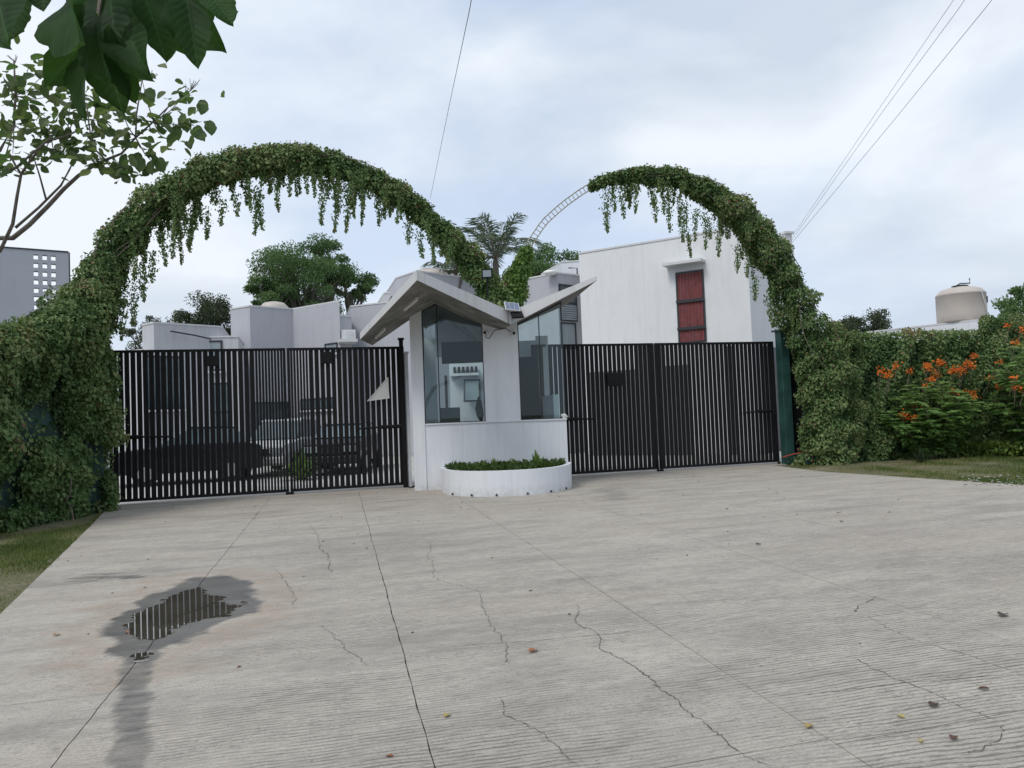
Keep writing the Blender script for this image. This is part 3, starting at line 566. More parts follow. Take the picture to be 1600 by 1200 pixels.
# ================================================================== TREES
def tree(label, px, py_top, d, H, W, mat, nl, leaf, seed, group=None, clumps=34, cz=.62, lean=0, bark='bark', name='tree', flat=.55, asp=.5):
    r = np.random.default_rng(seed); top = gd(px, py_top, d); b = np.array([top[0]-lean, top[1], -.05]); Ht = top[2]
    root = empty(name, (b[0], b[1], 0), label, 'tree', group); mb = MB()
    th = Ht-H*.75; tr = .02*Ht+.05; mb.tube([b, b+[lean*.3, 0, th*.5], b+[lean*.6, 0, th]], [tr*1.4, tr, tr*.8], 8)
    cen = []; ct = b+[lean, 0, Ht-H*.5]
    for k in range(clumps):
        q = r.normal(size=3); q /= np.linalg.norm(q); q *= (r.random()**.33); p = ct+q*[W/2, W/2, H/2]
        if p[2] < Ht-H: continue
        cen.append(p)
        if k % 2 == 0:
            s0 = b+[lean*.6, 0, th*(.75+.25*r.random())]; mid = (s0+p)/2+r.normal(size=3)*.25*W*.12-[0, 0, .05*H]; mb.tube([s0, mid, p], [tr*.45, tr*.25, tr*.06], 5)
    mb.build('trunk', bark, root); L_ = []
    for i, p in enumerate(cen):
        m_ = nl//len(cen); s_ = (.045+.07*r.random())*W; qb = r.normal(size=(m_, 3)); qb /= np.linalg.norm(qb, axis=1, keepdims=True); Q = p+qb*(r.random(m_)**.42)[:, None]*[s_*1.7, s_*1.7, s_*1.7*flat]
        D = r.normal(size=(m_, 3))+[0, 0, -.25]; Nn = r.normal(size=(m_, 3))*.7+[0, 0, 1]
        hh = np.clip((Q[:, 2]-p[2])/(s_*2)+.5, 0, 1); t = np.clip(.18+.5*r.random()*.8+.25*r.random(m_)+.12*hh, 0, 1)
        L_.append(leaves(Q, D, Nn, leaf*(.6+.8*r.random(m_)), asp, tint=t))
    V, T, t = merge(L_); npmesh('crown', V, T, mat, root, t); return root
tree('big bright green spreading tree behind the houses on the left', 468, 368, 42, 5.0, 5.3, 'tree', 30000, .12, 31, clumps=95, flat=.7)
tree('lower right bough tree beside the big green tree, at the bare ledge', 545, 418, 44, 1.9, 2.8, 'tree', 6000, .15, 32, clumps=20)
tree('low bright green tree under the big spreading one', 425, 432, 41, 1.8, 2.8, 'tree', 7000, .14, 33, clumps=20)
tree('small upright green treetop left of the roof peak', 510, 378, 43, 2.6, 2.6, 'tree', 5000, .15, 39, clumps=15)
tree('rounded dusty dark tree, left of the tall zigzag house', 322, 460, 40, 3.4, 3.6, 'tree_dark', 16000, .12, 34, clumps=70, flat=.8)
tree('small sparse dusty tree next to the ivy arch leg', 228, 490, 38, 2.2, 2.0, 'tree_dark', 4000, .10, 35, clumps=30, flat=.8)
tree('dense dark tree right of the palm, behind the ivy valley', 862, 383, 44, 3.0, 4.2, 'tree', 10000, .15, 36, clumps=30)
tree('small round dark green tree left of the beige tank', 1350, 483, 40, 1.7, 2.6, 'tree_dark', 8000, .12, 37, clumps=44, flat=.8)
tree('tall green tree at the right edge of the photo', 1612, 424, 34, 3.4, 2.8, 'tree', 9000, .14, 38, clumps=26)
# palm
def palm(label, px, py, d, n, flen, seed, group=None):
    r = np.random.default_rng(seed); top = gd(px, py, d); root = empty('palm_tree', (top[0], top[1], 0), label, 'palm', group)
    mb = MB(); mb.tube([(top[0], top[1], -.1), (top[0], top[1], top[2]*.5), (top[0], top[1], top[2]-.2), top], [.2, .17, .14, .09], 10); mb.build('trunk', 'bark', root)
    for k in range(n):
        a = 2*math.pi*k/n+r.random()*.5; el = math.radians(20+62*r.random()); dr = np.array([math.cos(a), math.sin(a), 0]); K = 34; s = np.linspace(0, 1, K)[:, None]
        ln = flen*(.8+.35*r.random()); C_ = top+dr*ln*math.cos(el)*s*1.0+ZZ*(ln*math.sin(el)*s-ln*(.25+.35*math.cos(el))*s**2.2)
        tg = np.gradient(C_, axis=0); side = unit(np.cross(tg, ZZ)); Pp = []; Dd = []
        for sg in (-1, 1):
            Pp.append(np.repeat(C_[2:], 1, 0)+r.normal(size=((K-2), 3))*.02); Dd.append(side[2:]*sg*1.0+unit(tg[2:])*.85-[0, 0, .30]+r.normal(size=((K-2), 3))*.16)
        Pp = np.concatenate(Pp); Dd = np.concatenate(Dd); sz = np.tile(ln*.27*np.sin(np.linspace(.5, 2.75, K-2)), 2)
        V, T, t = leaves(Pp, Dd, np.tile([0, 0, 1.], (len(Pp), 1))+r.normal(size=(len(Pp), 3))*.3, sz, .085, .05, np.clip(.35+.3*r.random(len(Pp))+.2*r.random(), 0, 1))
        mt_ = MB(); mt_.tube(list(C_[::3]), list(np.linspace(.035, .008, len(C_[::3]))), 4)
        npmesh('frond', V, T, 'palm', root, t); mt_.build('frond_stalk', 'stem', root)
palm('feathery palm rising between the two ivy arches', 774, 405, 33, 15, 3.0, 41)
palm('lower palm crown half hidden left of the ivy valley', 712, 428, 35, 14, 2.0, 42)
# ================================================================== IVY
def ivy_leaf_cloud(P, Nn, size, tint, r, hang=.9):
    size = size*.80
    D = Nn*.5+r.normal(size=P.shape)*.55-np.array([0, 0, hang]); return leaves(P, D, Nn+r.normal(size=P.shape)*.45, size, .85, .2, tint)
YA = 17.2
def arch(centre, radii, label, strands, seed, bare=None, dens=1.0, cur=.5):
    r = np.random.default_rng(seed); C_ = np.array([gY(x, y, YA) for x, y in centre]); rad = np.array(radii)*np.array([np.linalg.norm(gY(x+1, y, YA)-gY(x, y, YA)) for x, y in centre])
    Q = poly_interp(np.c_[C_, rad], 400); root = empty('ivy_arch', (C_[-1][0] if C_[-1][2] < C_[0][2] else C_[0][0], YA, 0), label, 'arch')
    # two steel rails and rungs inside
    tg = np.gradient(Q[:, :3], axis=0); nr = unit(np.c_[-tg[:, 2], 0*tg[:, 0], tg[:, 0]]); off = .07
    for s_ in (-1, 1): mb = MB(); mb.tube(list((Q[:, :3]+nr*off*s_)[::6]), .013, 6); mb.build('rail', 'rust_steel', root, smooth=True)
    for k in range(6):
        a0 = 20+int(r.integers(0, 250)); ii = np.arange(a0, min(395, a0+60+int(r.integers(0, 60))), 5); ph = r.random()*6; rr_ = Q[ii, 3]*.9
        if rr_.min() < .12: continue
        mb = MB(); mb.tube(list(Q[ii, :3]-nr[ii]*(rr_*np.cos(ii*.05+ph)*.9)[:, None]+np.c_[0*ii, -np.maximum(.18, rr_*.9), 0*ii]), .009, 5); mb.build('bare_vine', 'stem', root)
    return root, Q, nr, r
def ivy_on_arch(root, Q, r, n, seed, mats='ivy', a=0, b=400, yr=.55, bumpy=.45):
    i = r.integers(a, b, n); S = Q[i]+0; tg = np.gradient(Q[:, :3], axis=0); t = unit(tg[i]); up = unit(np.c_[-t[:, 2], 0*t[:, 0], t[:, 0]]); sd_ = np.tile([0, 1., 0], (n, 1))
    th = r.random(n)*2*math.pi; Nn = up*np.cos(th)[:, None]+sd_*np.sin(th)[:, None]*1.0; rr = S[:, 3]
    P0 = S[:, :3]+up*(np.cos(th)*rr)[:, None]+sd_*(np.sin(th)*np.maximum(np.minimum(rr, .45+.3*rr), np.minimum(.16, rr*1.2)))[:, None]
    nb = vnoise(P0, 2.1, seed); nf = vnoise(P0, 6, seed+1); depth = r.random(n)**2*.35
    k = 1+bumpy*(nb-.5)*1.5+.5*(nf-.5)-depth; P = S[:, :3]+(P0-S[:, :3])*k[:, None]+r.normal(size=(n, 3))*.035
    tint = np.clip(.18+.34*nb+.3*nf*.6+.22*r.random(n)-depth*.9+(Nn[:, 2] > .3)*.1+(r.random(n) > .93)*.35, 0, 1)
    V, T, q = ivy_leaf_cloud(P, Nn, .04+.09*r.random(n)**1.8, tint, r); return V, T, q
def strand(p, ln, wd, r):
    m_ = int(ln*170*(1+wd*9)); s = r.random(m_)**.85; ph = r.random()*6; tw = wd*.75*(1-s)**.9+.012
    P = p+np.c_[np.sin(s*ln*3+ph)*.04+r.normal(size=m_)*tw, r.normal(size=m_)*tw, -s*ln]
    t = np.clip(.25+.45*r.random(m_)+.3*s*r.random(m_)*1.2, 0, 1); Nn = np.c_[r.normal(size=m_)*.5, -np.ones(m_), r.normal(size=m_)*.5]
    return leaves(P, r.normal(size=P.shape)*.5-[0, 0, 1], Nn, (.03+.035*r.random(m_)), .7, .2, t)
LC = [(126, 815), (126, 740), (126, 650), (128, 570), (137, 500), (155, 438), (182, 385), (224, 334), (281, 289), (352, 259), (438, 246), (521, 254), (587, 279), (642, 318), (692, 360), (730, 402), (757, 440), (785, 478)]
LR = [42, 44, 45, 45, 41, 36, 31, 27, 23, 19, 17, 16, 16, 15, 15, 16, 18, 21]
root, Q, nr, r = arch(LC, LR, 'tall left ivy-covered arch ending in a thick leg beside the left gate', None, 51)
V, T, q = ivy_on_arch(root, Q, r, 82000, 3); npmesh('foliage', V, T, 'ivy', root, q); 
def hang(root, Q, r, specs, n_rand, i0, i1, lnf):
    V = []
    for x, y0, y1, wd in specs:
        a = gY(x, y0, YA-.1); b = gY(x, y1, YA-.1); v = strand(a, a[2]-b[2], wd, r); npmesh('hanging_vine', *v[:2], 'ivy', root, v[2])
    for _ in range(n_rand):
        i = r.integers(i0, i1); p = Q[i, :3]+[r.normal()*.05, r.normal()*.25, -Q[i, 3]*.7]; x = float(np.clip(vnoise(p[None], 4.5, 77)[0]*2.2-.55, 0.05, 1.3)); V.append(strand(p, lnf(i/400)*(.2+x)*(.35+.85*r.random()), .015+.035*r.random()+.09*r.random()**4, r))
    v = merge(V); o = npmesh('hanging_vine', *v[:2], 'ivy', root, v[2]); o['kind'] = 'stuff'
hang(root, Q, r, [(268, 345, 402, .10), (297, 330, 392, .10), (320, 320, 372, .07), (345, 310, 352, .06), (372, 300, 338, .06), (398, 290, 366, .09), (407, 295, 358, .06), (435, 275, 330, .06), (455, 275, 305, .05), (503, 280, 350, .08), (522, 285, 362, .07), (540, 285, 362, .08), (553, 290, 340, .05), (590, 310, 352, .07), (606, 315, 338, .05), (640, 345, 382, .07), (657, 355, 402, .07), (672, 365, 388, .05), (240, 390, 440, .09), (222, 410, 470, .08), (205, 440, 508, .08), (190, 480, 530, .06), (255, 365, 415, .07), (284, 340, 375, .08)], 210, 92, 350, lambda t: .9 if t < .5 else .62)
RC = [(795, 476), (806, 445), (815, 412), (828, 380), (850, 347), (880, 320), (912, 297), (945, 280), (1000, 271), (1052, 277), (1104, 297), (1154, 335), (1195, 380), (1224, 430), (1243, 478), (1264, 525), (1285, 580), (1292, 650), (1294, 725)]
RD = [20, 15, 8, 2, 2, 2, 2, 5, 9, 12, 15, 17, 19, 21, 25, 29, 31, 31, 31]
root, Q, nr, r = arch(RC, RD, 'right ivy arch with a bare ladder-like steel stretch and hanging strands', None, 52)
bare0 = int(np.argmin(np.linalg.norm(Q[:, :3]-gY(824, 388, YA), axis=1))); bare1 = int(np.argmin(np.linalg.norm(Q[:, :3]-gY(925, 293, YA), axis=1)))
for i in range(bare0-14, bare1+6, 3):
    mb = MB(); mb.tube([Q[i, :3]-nr[i]*.07, Q[i, :3]+nr[i]*.07], .008, 5); mb.build('rung', 'rust_steel', root)
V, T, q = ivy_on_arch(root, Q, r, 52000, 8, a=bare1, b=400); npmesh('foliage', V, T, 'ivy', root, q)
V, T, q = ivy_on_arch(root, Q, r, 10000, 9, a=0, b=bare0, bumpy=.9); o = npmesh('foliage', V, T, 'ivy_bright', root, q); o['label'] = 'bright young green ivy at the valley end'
hang(root, Q, r, [(948, 290, 362, .10), (957, 290, 330, .05), (971, 290, 340, .04), (993, 290, 332, .045), (1020, 295, 346, .08), (1034, 300, 335, .05), (1046, 305, 362, .06), (1066, 310, 378, .09), (1073, 320, 402, .05), (1086, 325, 375, .06), (1099, 330, 388, .06), (1122, 345, 400, .08), (1110, 340, 372, .06), (1150, 380, 425, .07), (1165, 400, 432, .07), (1180, 430, 470, .08), (1200, 460, 500, .08)], 110, bare1+8, 335, lambda t: .62)
# ragged valley ivy sitting in the roof
def blob_ivy(name, label, pts, n, seed, mat='ivy', Y=YA, size=.07, sc=(1, .6, 1), cat='ivy', parent=None):
    r = np.random.default_rng(seed); V = []
    for (x, y, rpx) in pts:
        c = gY(x, y, Y); R_ = rpx*.0145; m_ = int(n*rpx/sum(p[2] for p in pts)); qn = r.normal(size=(m_, 3)); qn /= np.linalg.norm(qn, axis=1, keepdims=True)
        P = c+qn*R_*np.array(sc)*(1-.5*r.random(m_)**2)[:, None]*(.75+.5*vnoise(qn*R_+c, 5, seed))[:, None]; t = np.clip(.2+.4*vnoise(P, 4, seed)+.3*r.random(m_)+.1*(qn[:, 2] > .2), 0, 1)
        V.append(ivy_leaf_cloud(P, qn, size*(.6+.6*r.random(m_)), t, r))
    v = merge(V); o = npmesh(name, *v[:2], mat, parent, v[2])
    if parent is None: tag(o, label, cat)
    return o
blob_ivy('ivy_clump', 'tangled ivy clump resting in the valley of the booth roof', [(757, 435, 22), (770, 460, 22), (790, 478, 22), (775, 480, 20), (805, 455, 20), (812, 430, 14), (760, 458, 20), (735, 420, 16), (800, 470, 22)], 9000, 61)
# walls with ivy
def ivy_wall(label, A, B, H, n, seed, holes=0., thick=.3, bulge=.35, xtra=None):
    A = np.array(A, float); B = np.array(B, float); root = empty('garden_wall', (A+B)/2, label, 'wall'); u = unit(B-A); n_ = np.cross(u, ZZ); n_ = n_ if n_@(-F0) > 0 else -n_
    if xtra: n_ = n_
    mb = MB(); mb.hexa([A, B, B-n_*.2, A-n_*.2], [A+ZZ*H, B+ZZ*H, B-n_*.2+ZZ*H, A-n_*.2+ZZ*H]); mb.build('wall', 'green_wall', root)
    r = np.random.default_rng(seed); W = np.linalg.norm(B-A); s = r.random(n)*W; z = r.random(n)*(H+.25)-.02
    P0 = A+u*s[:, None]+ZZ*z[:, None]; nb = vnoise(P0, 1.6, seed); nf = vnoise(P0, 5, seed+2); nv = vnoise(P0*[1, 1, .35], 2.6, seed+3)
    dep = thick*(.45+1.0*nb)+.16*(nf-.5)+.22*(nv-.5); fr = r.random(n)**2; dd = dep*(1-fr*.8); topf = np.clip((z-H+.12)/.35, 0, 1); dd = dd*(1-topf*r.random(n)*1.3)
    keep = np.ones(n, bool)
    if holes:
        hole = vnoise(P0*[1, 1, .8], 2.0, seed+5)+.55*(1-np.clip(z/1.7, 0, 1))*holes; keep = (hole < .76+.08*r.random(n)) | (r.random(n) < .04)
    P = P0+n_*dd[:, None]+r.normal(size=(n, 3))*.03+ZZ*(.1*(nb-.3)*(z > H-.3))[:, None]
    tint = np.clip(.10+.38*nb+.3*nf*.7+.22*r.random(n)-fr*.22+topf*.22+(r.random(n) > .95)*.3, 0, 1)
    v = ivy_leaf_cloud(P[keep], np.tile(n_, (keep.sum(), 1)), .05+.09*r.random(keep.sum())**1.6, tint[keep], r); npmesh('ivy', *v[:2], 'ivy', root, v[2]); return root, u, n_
rootL, uL, nL = ivy_wall('dark green wall on the left thickly overgrown with ivy', (-3.75, 17.0, 0), (-5.6, 13.2, 0), 3.15, 64000, 71, holes=.16, thick=.32)
r = np.random.default_rng(5)
for x, y, pts in ((1, 1, [(62, 760), (75, 775), (95, 783), (112, 775)]), (1, 1, [(90, 815), (100, 790), (110, 770), (112, 745)]), (1, 1, [(115, 815), (112, 795), (103, 780)]), (1, 1, [(80, 780), (82, 800), (92, 812)]), (1, 1, [(60, 745), (66, 762), (85, 782), (98, 808)])):
    mb = MB(); mb.tube([gd(a, b, 13.9+.1*r.random()) for a, b in pts], .012, 5); mb.build('bare_vine', 'stem', rootL)
blob_ivy('ivy', '', [(60, 520, 34), (100, 495, 40), (20, 540, 30), (135, 470, 30)], 9000, 63, Y=16.4, parent=rootL, size=.075)
Aw, Bw = np.array([-3.75, 17.0, 0]), np.array([-5.6, 13.2, 0])
r = np.random.default_rng(63); Vb = []
for x, y, R_ in [(5, 545, .38), (25, 540, .36), (45, 533, .38), (62, 528, .42), (80, 522, .46), (98, 512, .5), (112, 500, .5), (124, 485, .46), (95, 535, .5), (60, 550, .4), (120, 530, .4)]:
    c = on_face(Aw, Bw, x, y)+nL*.12; m_ = 3000; qn = unit(r.normal(size=(m_, 3))); P = c+qn*R_*np.array([1, .8, 1])*(1-.5*r.random(m_)**2)[:, None]*(.75+.5*vnoise(qn*R_+c, 5, 4))[:, None]; t = np.clip(.2+.42*vnoise(P, 4, 6)+.34*r.random(m_), 0, 1); Vb.append(ivy_leaf_cloud(P, qn, .05+.08*r.random(m_)**1.6, t, r))
v = merge(Vb); npmesh('ivy', *v[:2], 'ivy', rootL, v[2])
rootR, uR, nR = ivy_wall('long ivy-covered wall on the right behind the flowering shrubs', (12.9, 17.45, 0), (27.5, 16.6, 0), 3.2, 120000, 72, thick=.28)
blob_ivy('ivy', '', [(1306, 520, 18), (1335, 530, 16), (1326, 600, 24), (1310, 680, 26), (1335, 690, 18), (1545, 508, 20), (1590, 508, 22), (1570, 506, 22), (1345, 640, 20)], 16000, 64, Y=17.0, parent=rootR, size=.075)
blob_ivy('ivy', '', [(1250+52, 570+36*k, 26) for k in range(5)], 7000, 65, Y=17.15, parent=rootR, size=.075)
# ================================================================== GATES
GH = 3.28; GY = 18.0; PITCHS = .122
def gate(x0, x1, label, dense=None, arms=(), lock=None, ref=None):
    root = empty('gate', ((x0+x1)/2, GY, 0), label, 'gate', 'black slatted gate leaves'); o0 = ORG[root]
    def part(nm, a, b, mat='black'): mb = MB(); mb.box(a, b); return mb.build(nm, mat, root)
    part('top_rail', (x0, GY-.03, GH-.055), (x1, GY+.03, GH)); part('bottom_rail', (x0, GY-.03, .055), (x1, GY+.03, .115))
    part('end_post', (x0, GY-.028, .116), (x0+.06, GY+.028, GH-.056)); part('end_post', (x1-.06, GY-.028, .116), (x1, GY+.028, GH-.056))
    x = x0+.06+.03
    segs = [(x0+.06, x1-.06, .122, .094)]
    if dense: d0, d1 = max(dense[0], x0+.06), min(dense[1], x1-.06); segs = [q for q in ((x0+.06, d0, .122, .094), (d0, d1, .064, .046), (d1, x1-.06, .122, .094)) if q[1]-q[0] > .1]
    for s0, s1, pt, sw in segs:
        nn_s = max(1, round((s1-s0)/pt)); p_ = (s1-s0)/nn_s
        for k in range(nn_s): part('slat', (s0+p_*(k+.5)-sw/2, GY-.012, .116), (s0+p_*(k+.5)+sw/2, GY+.012, GH-.056))
    for a, b in arms:
        mb = MB(); mb.tube([(a, GY-.1, 1.42), ((a+b)/2, GY-.11, 1.42), ((a+b)/2+.001, GY-.11, 1.42), (b, GY-.06, 1.40)], [.045, .045, .022, .022], 8); mb.build('opener_arm', 'black', root)
    if lock: a, b = gY(lock[0], lock[2], GY-.05), gY(lock[1], lock[3], GY-.05); mb = MB(); mb.box((a[0], GY-.07, b[2]), (b[0], GY-.014, a[2])); mb.build('lock_box', 'black', root, bevel=.01)
    for xx in (x0+.03, x1-.03): mb = MB(); mb.tube([(xx, GY-.05, .02), (xx, GY-.05, .3)], .02, 8); mb.tube([(xx, GY-.05, .004), (xx, GY-.05, .05)], .045, 10); mb.build('floor_bolt', 'black', root)
    return root
gate(-3.86, -.24, 'widest black slatted gate leaf, beside the ivy leg on the left', (-.9, -.2), [(-3.8, -2.65)], (322, 343, 556, 572))
gate(-.21, 2.42, 'black slatted gate leaf with a white triangle sheet, left of the booth', (-.25, .25), [(2.38, 1.3)], (500, 520, 550, 568))
gate(5.55, 8.82, 'black slatted gate leaf immediately right of the booth', None, [(6.2, 7.1)], (948, 972, 583, 603))
gate(8.86, 12.35, 'black slatted gate leaf beside the green post', None, [(12.2, 11.3)], None)
# white triangular sheet on the second leaf
a, b, c = gY(606, 590, GY-.06), gY(608, 622, GY-.06), gY(574, 627, GY-.06); a2 = gY(576, 623, GY-.05)
mb = MB(); t = np.array([0, .015, 0]); mb.hexa([a, b, c], [a-t, b-t, c-t]); mb.tube([a-t, b-t, c-t, a-t], .012, 5); o = mb.build('triangular_sheet', 'sheet'); tag(o, 'dirty white triangular sheet hooked onto the black gate', 'sheet')
# posts
def post(p, w_, H, mat, label, cap=True):
    root = empty('gate_post', (p[0], p[1], 0), label, 'post'); mb = MB(); mb.box((p[0]-w_/2, p[1]-w_/2, 0), (p[0]+w_/2, p[1]+w_/2, H)); mb.build('shaft', mat, root, bevel=.01)
    mb = MB(); mb.box((p[0]-w_*.75, p[1]-w_*.75, H+.001), (p[0]+w_*.75, p[1]+w_*.75, H+.05)); mb.build('cap', mat, root); return root
pp = post((12.50, 17.80), .25, 3.52, 'green_steel', 'dark green steel gate post at the right end of the gates')
mb = MB(); mb.box((12.69, 17.3, 0), (13.5, 17.8, .26)); mb.build('footing', 'green_steel', pp, bevel=.02)
mb = MB(); mb.tube([(12.2, 17.6, .20), (12.5, 17.5, .28), (12.85, 17.27, .33), (12.86, 17.27, .05)], .014, 6); mb.tube([(12.8, 17.27, .33), (13.1, 17.27, .29)], .012, 6); tag(mb.build('rope', 'red'), 'short red rope tied over the green post footing', 'rope')
pp = post((2.35, 17.9), .09, 3.42, 'black', 'slim black gate post against the booth'); pp = post((2.46, 17.93), .08, 3.1, 'greypost', 'slim pale post between the left gate and the booth')
post((-3.93, 17.95), .09, 3.35, 'greypost', 'slim pale gate post half hidden by the left ivy leg')
mb = MB(); mb.box((12.68, 17.96, 0), (14.1, 18.0, 3.25)); tag(mb.build('metal_panel', 'interior'), 'black sheet metal panel between the green post and the ivy', 'panel')  # black sheet added to paint the dark gap beside the post
# ================================================================== BOOTH
br = empty('gatehouse', LD(-.5, 17.8), 'white gatehouse booth with tall glass windows and a folded concrete roof', 'booth')
WD = 17.0; TH = .16
ridge = (-1.64, 2.527+EYE); 
def soff(l, d=17.):   # underside height at the wall
    if l < -1.64: return 4.127+.51*(l+1.64)
    vl = -.2-.28*(d-17)
    if l < vl: return 4.127-(4.127-3.43)*(l+1.64)/(vl+1.64)
    return 3.43+.46*(l-vl)
def prism(mb, lpts, d0, d1, z0, ztop):   # wall strip: lpts list of l, top from ztop(l)
    for a, b in zip(lpts[:-1], lpts[1:]):
        lo = [LD(a, d0, z0), LD(b, d0, z0), LD(b, d1, z0), LD(a, d1, z0)]
        mb.hexa(lo, [LD(a, d0, ztop(a)), LD(b, d0, ztop(b)), LD(b, d1, ztop(b)), LD(a, d1, ztop(a))])
top = lambda l: soff(l)+.08
SZ = 1.43
mb = MB(); prism(mb, [-2.19, 1.17], WD, WD+TH, 0, lambda l: SZ)
mb.build('front_wall', 'wall', br)
mb = MB(); mb.hexa([LD(-1.95, WD-.03, SZ+.001), LD(1.18, WD-.03, SZ+.001), LD(1.18, WD+TH+.02, SZ+.001), LD(-1.95, WD+TH+.02, SZ+.001)], [LD(-1.95, WD-.03, SZ+.03), LD(1.18, WD-.03, SZ+.03), LD(1.18, WD+TH+.02, SZ+.03), LD(-1.95, WD+TH+.02, SZ+.03)]); mb.build('window_sill', 'wall', br)
mb = MB(); prism(mb, [-2.22, -1.955], WD-.02, WD+TH+.25, 0, lambda l: soff(l)+.07); mb.build('column', 'wall', br)
mb = MB(); prism(mb, [-.61, -.2, .165], WD, WD+TH, SZ+.03, top); mb.build('middle_pier', 'wall', br)
# side and rear walls following the gate direction
def gwall(P0, P1, z1a, z1b, nm, th=.14, z0=0, mat='wall'):
    P0 = np.array(P0); P1 = np.array(P1); u = unit(P1-P0); n_ = np.cross(u, ZZ)*th; mb = MB(); mb.hexa([P0+ZZ*z0, P1+ZZ*z0, P1+n_+ZZ*z0, P0+n_+ZZ*z0], [P0+ZZ*z1a, P1+ZZ*z1b, P1+n_+ZZ*z1b, P0+n_+ZZ*z1a]); return mb.build(nm, mat, br)
gwall(LD(-2.19, WD+TH+.24), LD(-2.55, 19.6), 3.84, 3.7, 'side_wall')
gwall(LD(.75, 19.7), LD(1.03, WD+TH+.02), 2.0, 2.0, 'side_wall', .12)
# rear wall pieces around an opening
mb = MB(); prism(mb, [-2.5, -1.9], 19.5, 19.64, 0, lambda l: 3.6); prism(mb, [-.55, .2, .8], 19.5, 19.64, 0, lambda l: 3.45); mb.build('rear_wall', 'wall', br)
mb = MB(); prism(mb, [-1.9, -1.64, -.9, -.55], 19.5, 19.64, 3.12, lambda l: soff(l, 19.5)+.02 if l < -.9 else 3.6); mb.build('rear_lintel', 'wall_pale', br)
mb = MB(); prism(mb, [-2.3, .95], 17.25, 19.5, .0, lambda l: .03); mb.build('floor', 'street', br)
# blind / dark board hung across the upper left window, monitor, counter
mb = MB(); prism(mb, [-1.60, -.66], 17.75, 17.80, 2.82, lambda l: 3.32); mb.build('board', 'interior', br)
mb = MB(); mb.hexa([LD(-1.9, 17.22, 1.25), LD(1.0, 17.22, 1.25), LD(.9, 17.7, 1.25), LD(-1.95, 17.7, 1.25)], [LD(-1.9, 17.22, 1.3), LD(1.0, 17.22, 1.3), LD(.9, 17.7, 1.3), LD(-1.95, 17.7, 1.3)]); mb.build('counter', 'wall', br)
mo = empty('monitor', LD(-1.42, 17.45, 1.3), 'black computer monitor on the counter behind the left booth window', 'monitor')
mb = MB(); prism(mb, [-1.66, -1.2], 17.42, 17.46, 1.38, lambda l: 1.80); mb.build('screen', 'screen', mo, bevel=.008); mb = MB(); prism(mb, [-1.47, -1.39], 17.43, 17.45, 1.3, lambda l: 1.379); prism(mb, [-1.53, -1.33], 17.36, 17.5, 1.301, lambda l: 1.312); mb.build('stand', 'screen', mo)
# jacket hanging by the pier
jk = MB(); P_ = [LD(-.76, 17.3, 2.02), LD(-.75, 17.3, 1.9), LD(-.76, 17.3, 1.75), LD(-.74, 17.3, 1.6), LD(-.72, 17.3, 1.47)]; jk.tube(P_, [.02, .06, .09, .085, .03], 9); o = jk.build('jacket', 'interior', smooth=True); tag(o, 'dark jacket hanging inside the booth next to the middle pier', 'jacket')
# rear window seen through the booth: white wall with ledge, blocks and a tilted dark window
rw = empty('rear_screen_wall', LD(-1.2, 21.6), 'white wall with small ledge and tilted window seen through the booth', 'wall')
mb = MB(); prism(mb, [-1.75, .1], 21.6, 21.75, 0, lambda l: 3.5); mb.build('wall', 'wall', rw)
mb = MB(); mb.hexa([LD(-1.72, 21.35, 2.72), LD(-.92, 21.35, 2.72), LD(-.92, 21.6, 2.72), LD(-1.72, 21.6, 2.72)], [LD(-1.72, 21.35, 2.79), LD(-.92, 21.35, 2.79), LD(-.92, 21.6, 2.79), LD(-1.72, 21.6, 2.79)]); mb.build('ledge', 'wall', rw)
for k in range(6):
    mb = MB(); a = -1.62+k*.12; prism(mb, [a, a+.07], 21.4, 21.55, 2.791, lambda l: 2.97); mb.build('block', 'darkframe', rw)
mb = MB(); a, b = -1.36, -.88
mb.hexa([LD(a, 21.30, 1.98), LD(b, 21.30, 1.98), LD(b, 21.34, 1.98), LD(a, 21.34, 1.98)], [LD(a+.02, 21.52, 2.62), LD(b, 21.52, 2.62), LD(b, 21.57, 2.62), LD(a+.02, 21.57, 2.62)]); wf = mb.build('window', 'darkframe', rw)
mb = MB(); mb.hexa([LD(a+.05, 21.29, 2.03), LD(b-.05, 21.29, 2.03), LD(b-.05, 21.31, 2.03), LD(a+.05, 21.31, 2.03)], [LD(a+.06, 21.49, 2.57), LD(b-.05, 21.49, 2.57), LD(b-.05, 21.52, 2.57), LD(a+.06, 21.52, 2.57)]); mb.build('pane', 'paleglass', wf)
mb = MB(); prism(mb, [-1.83, -1.76], 20.9, 21.0, 0, lambda l: 2.72); o = mb.build('door_post', 'darkframe', br)
# dark partition behind the right window
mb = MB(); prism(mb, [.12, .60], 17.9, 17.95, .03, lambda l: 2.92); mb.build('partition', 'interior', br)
mb = MB(); prism(mb, [.62, .92], 18.9, 18.95, .03, lambda l: 3.5); mb.build('partition', 'wall_pale', br)
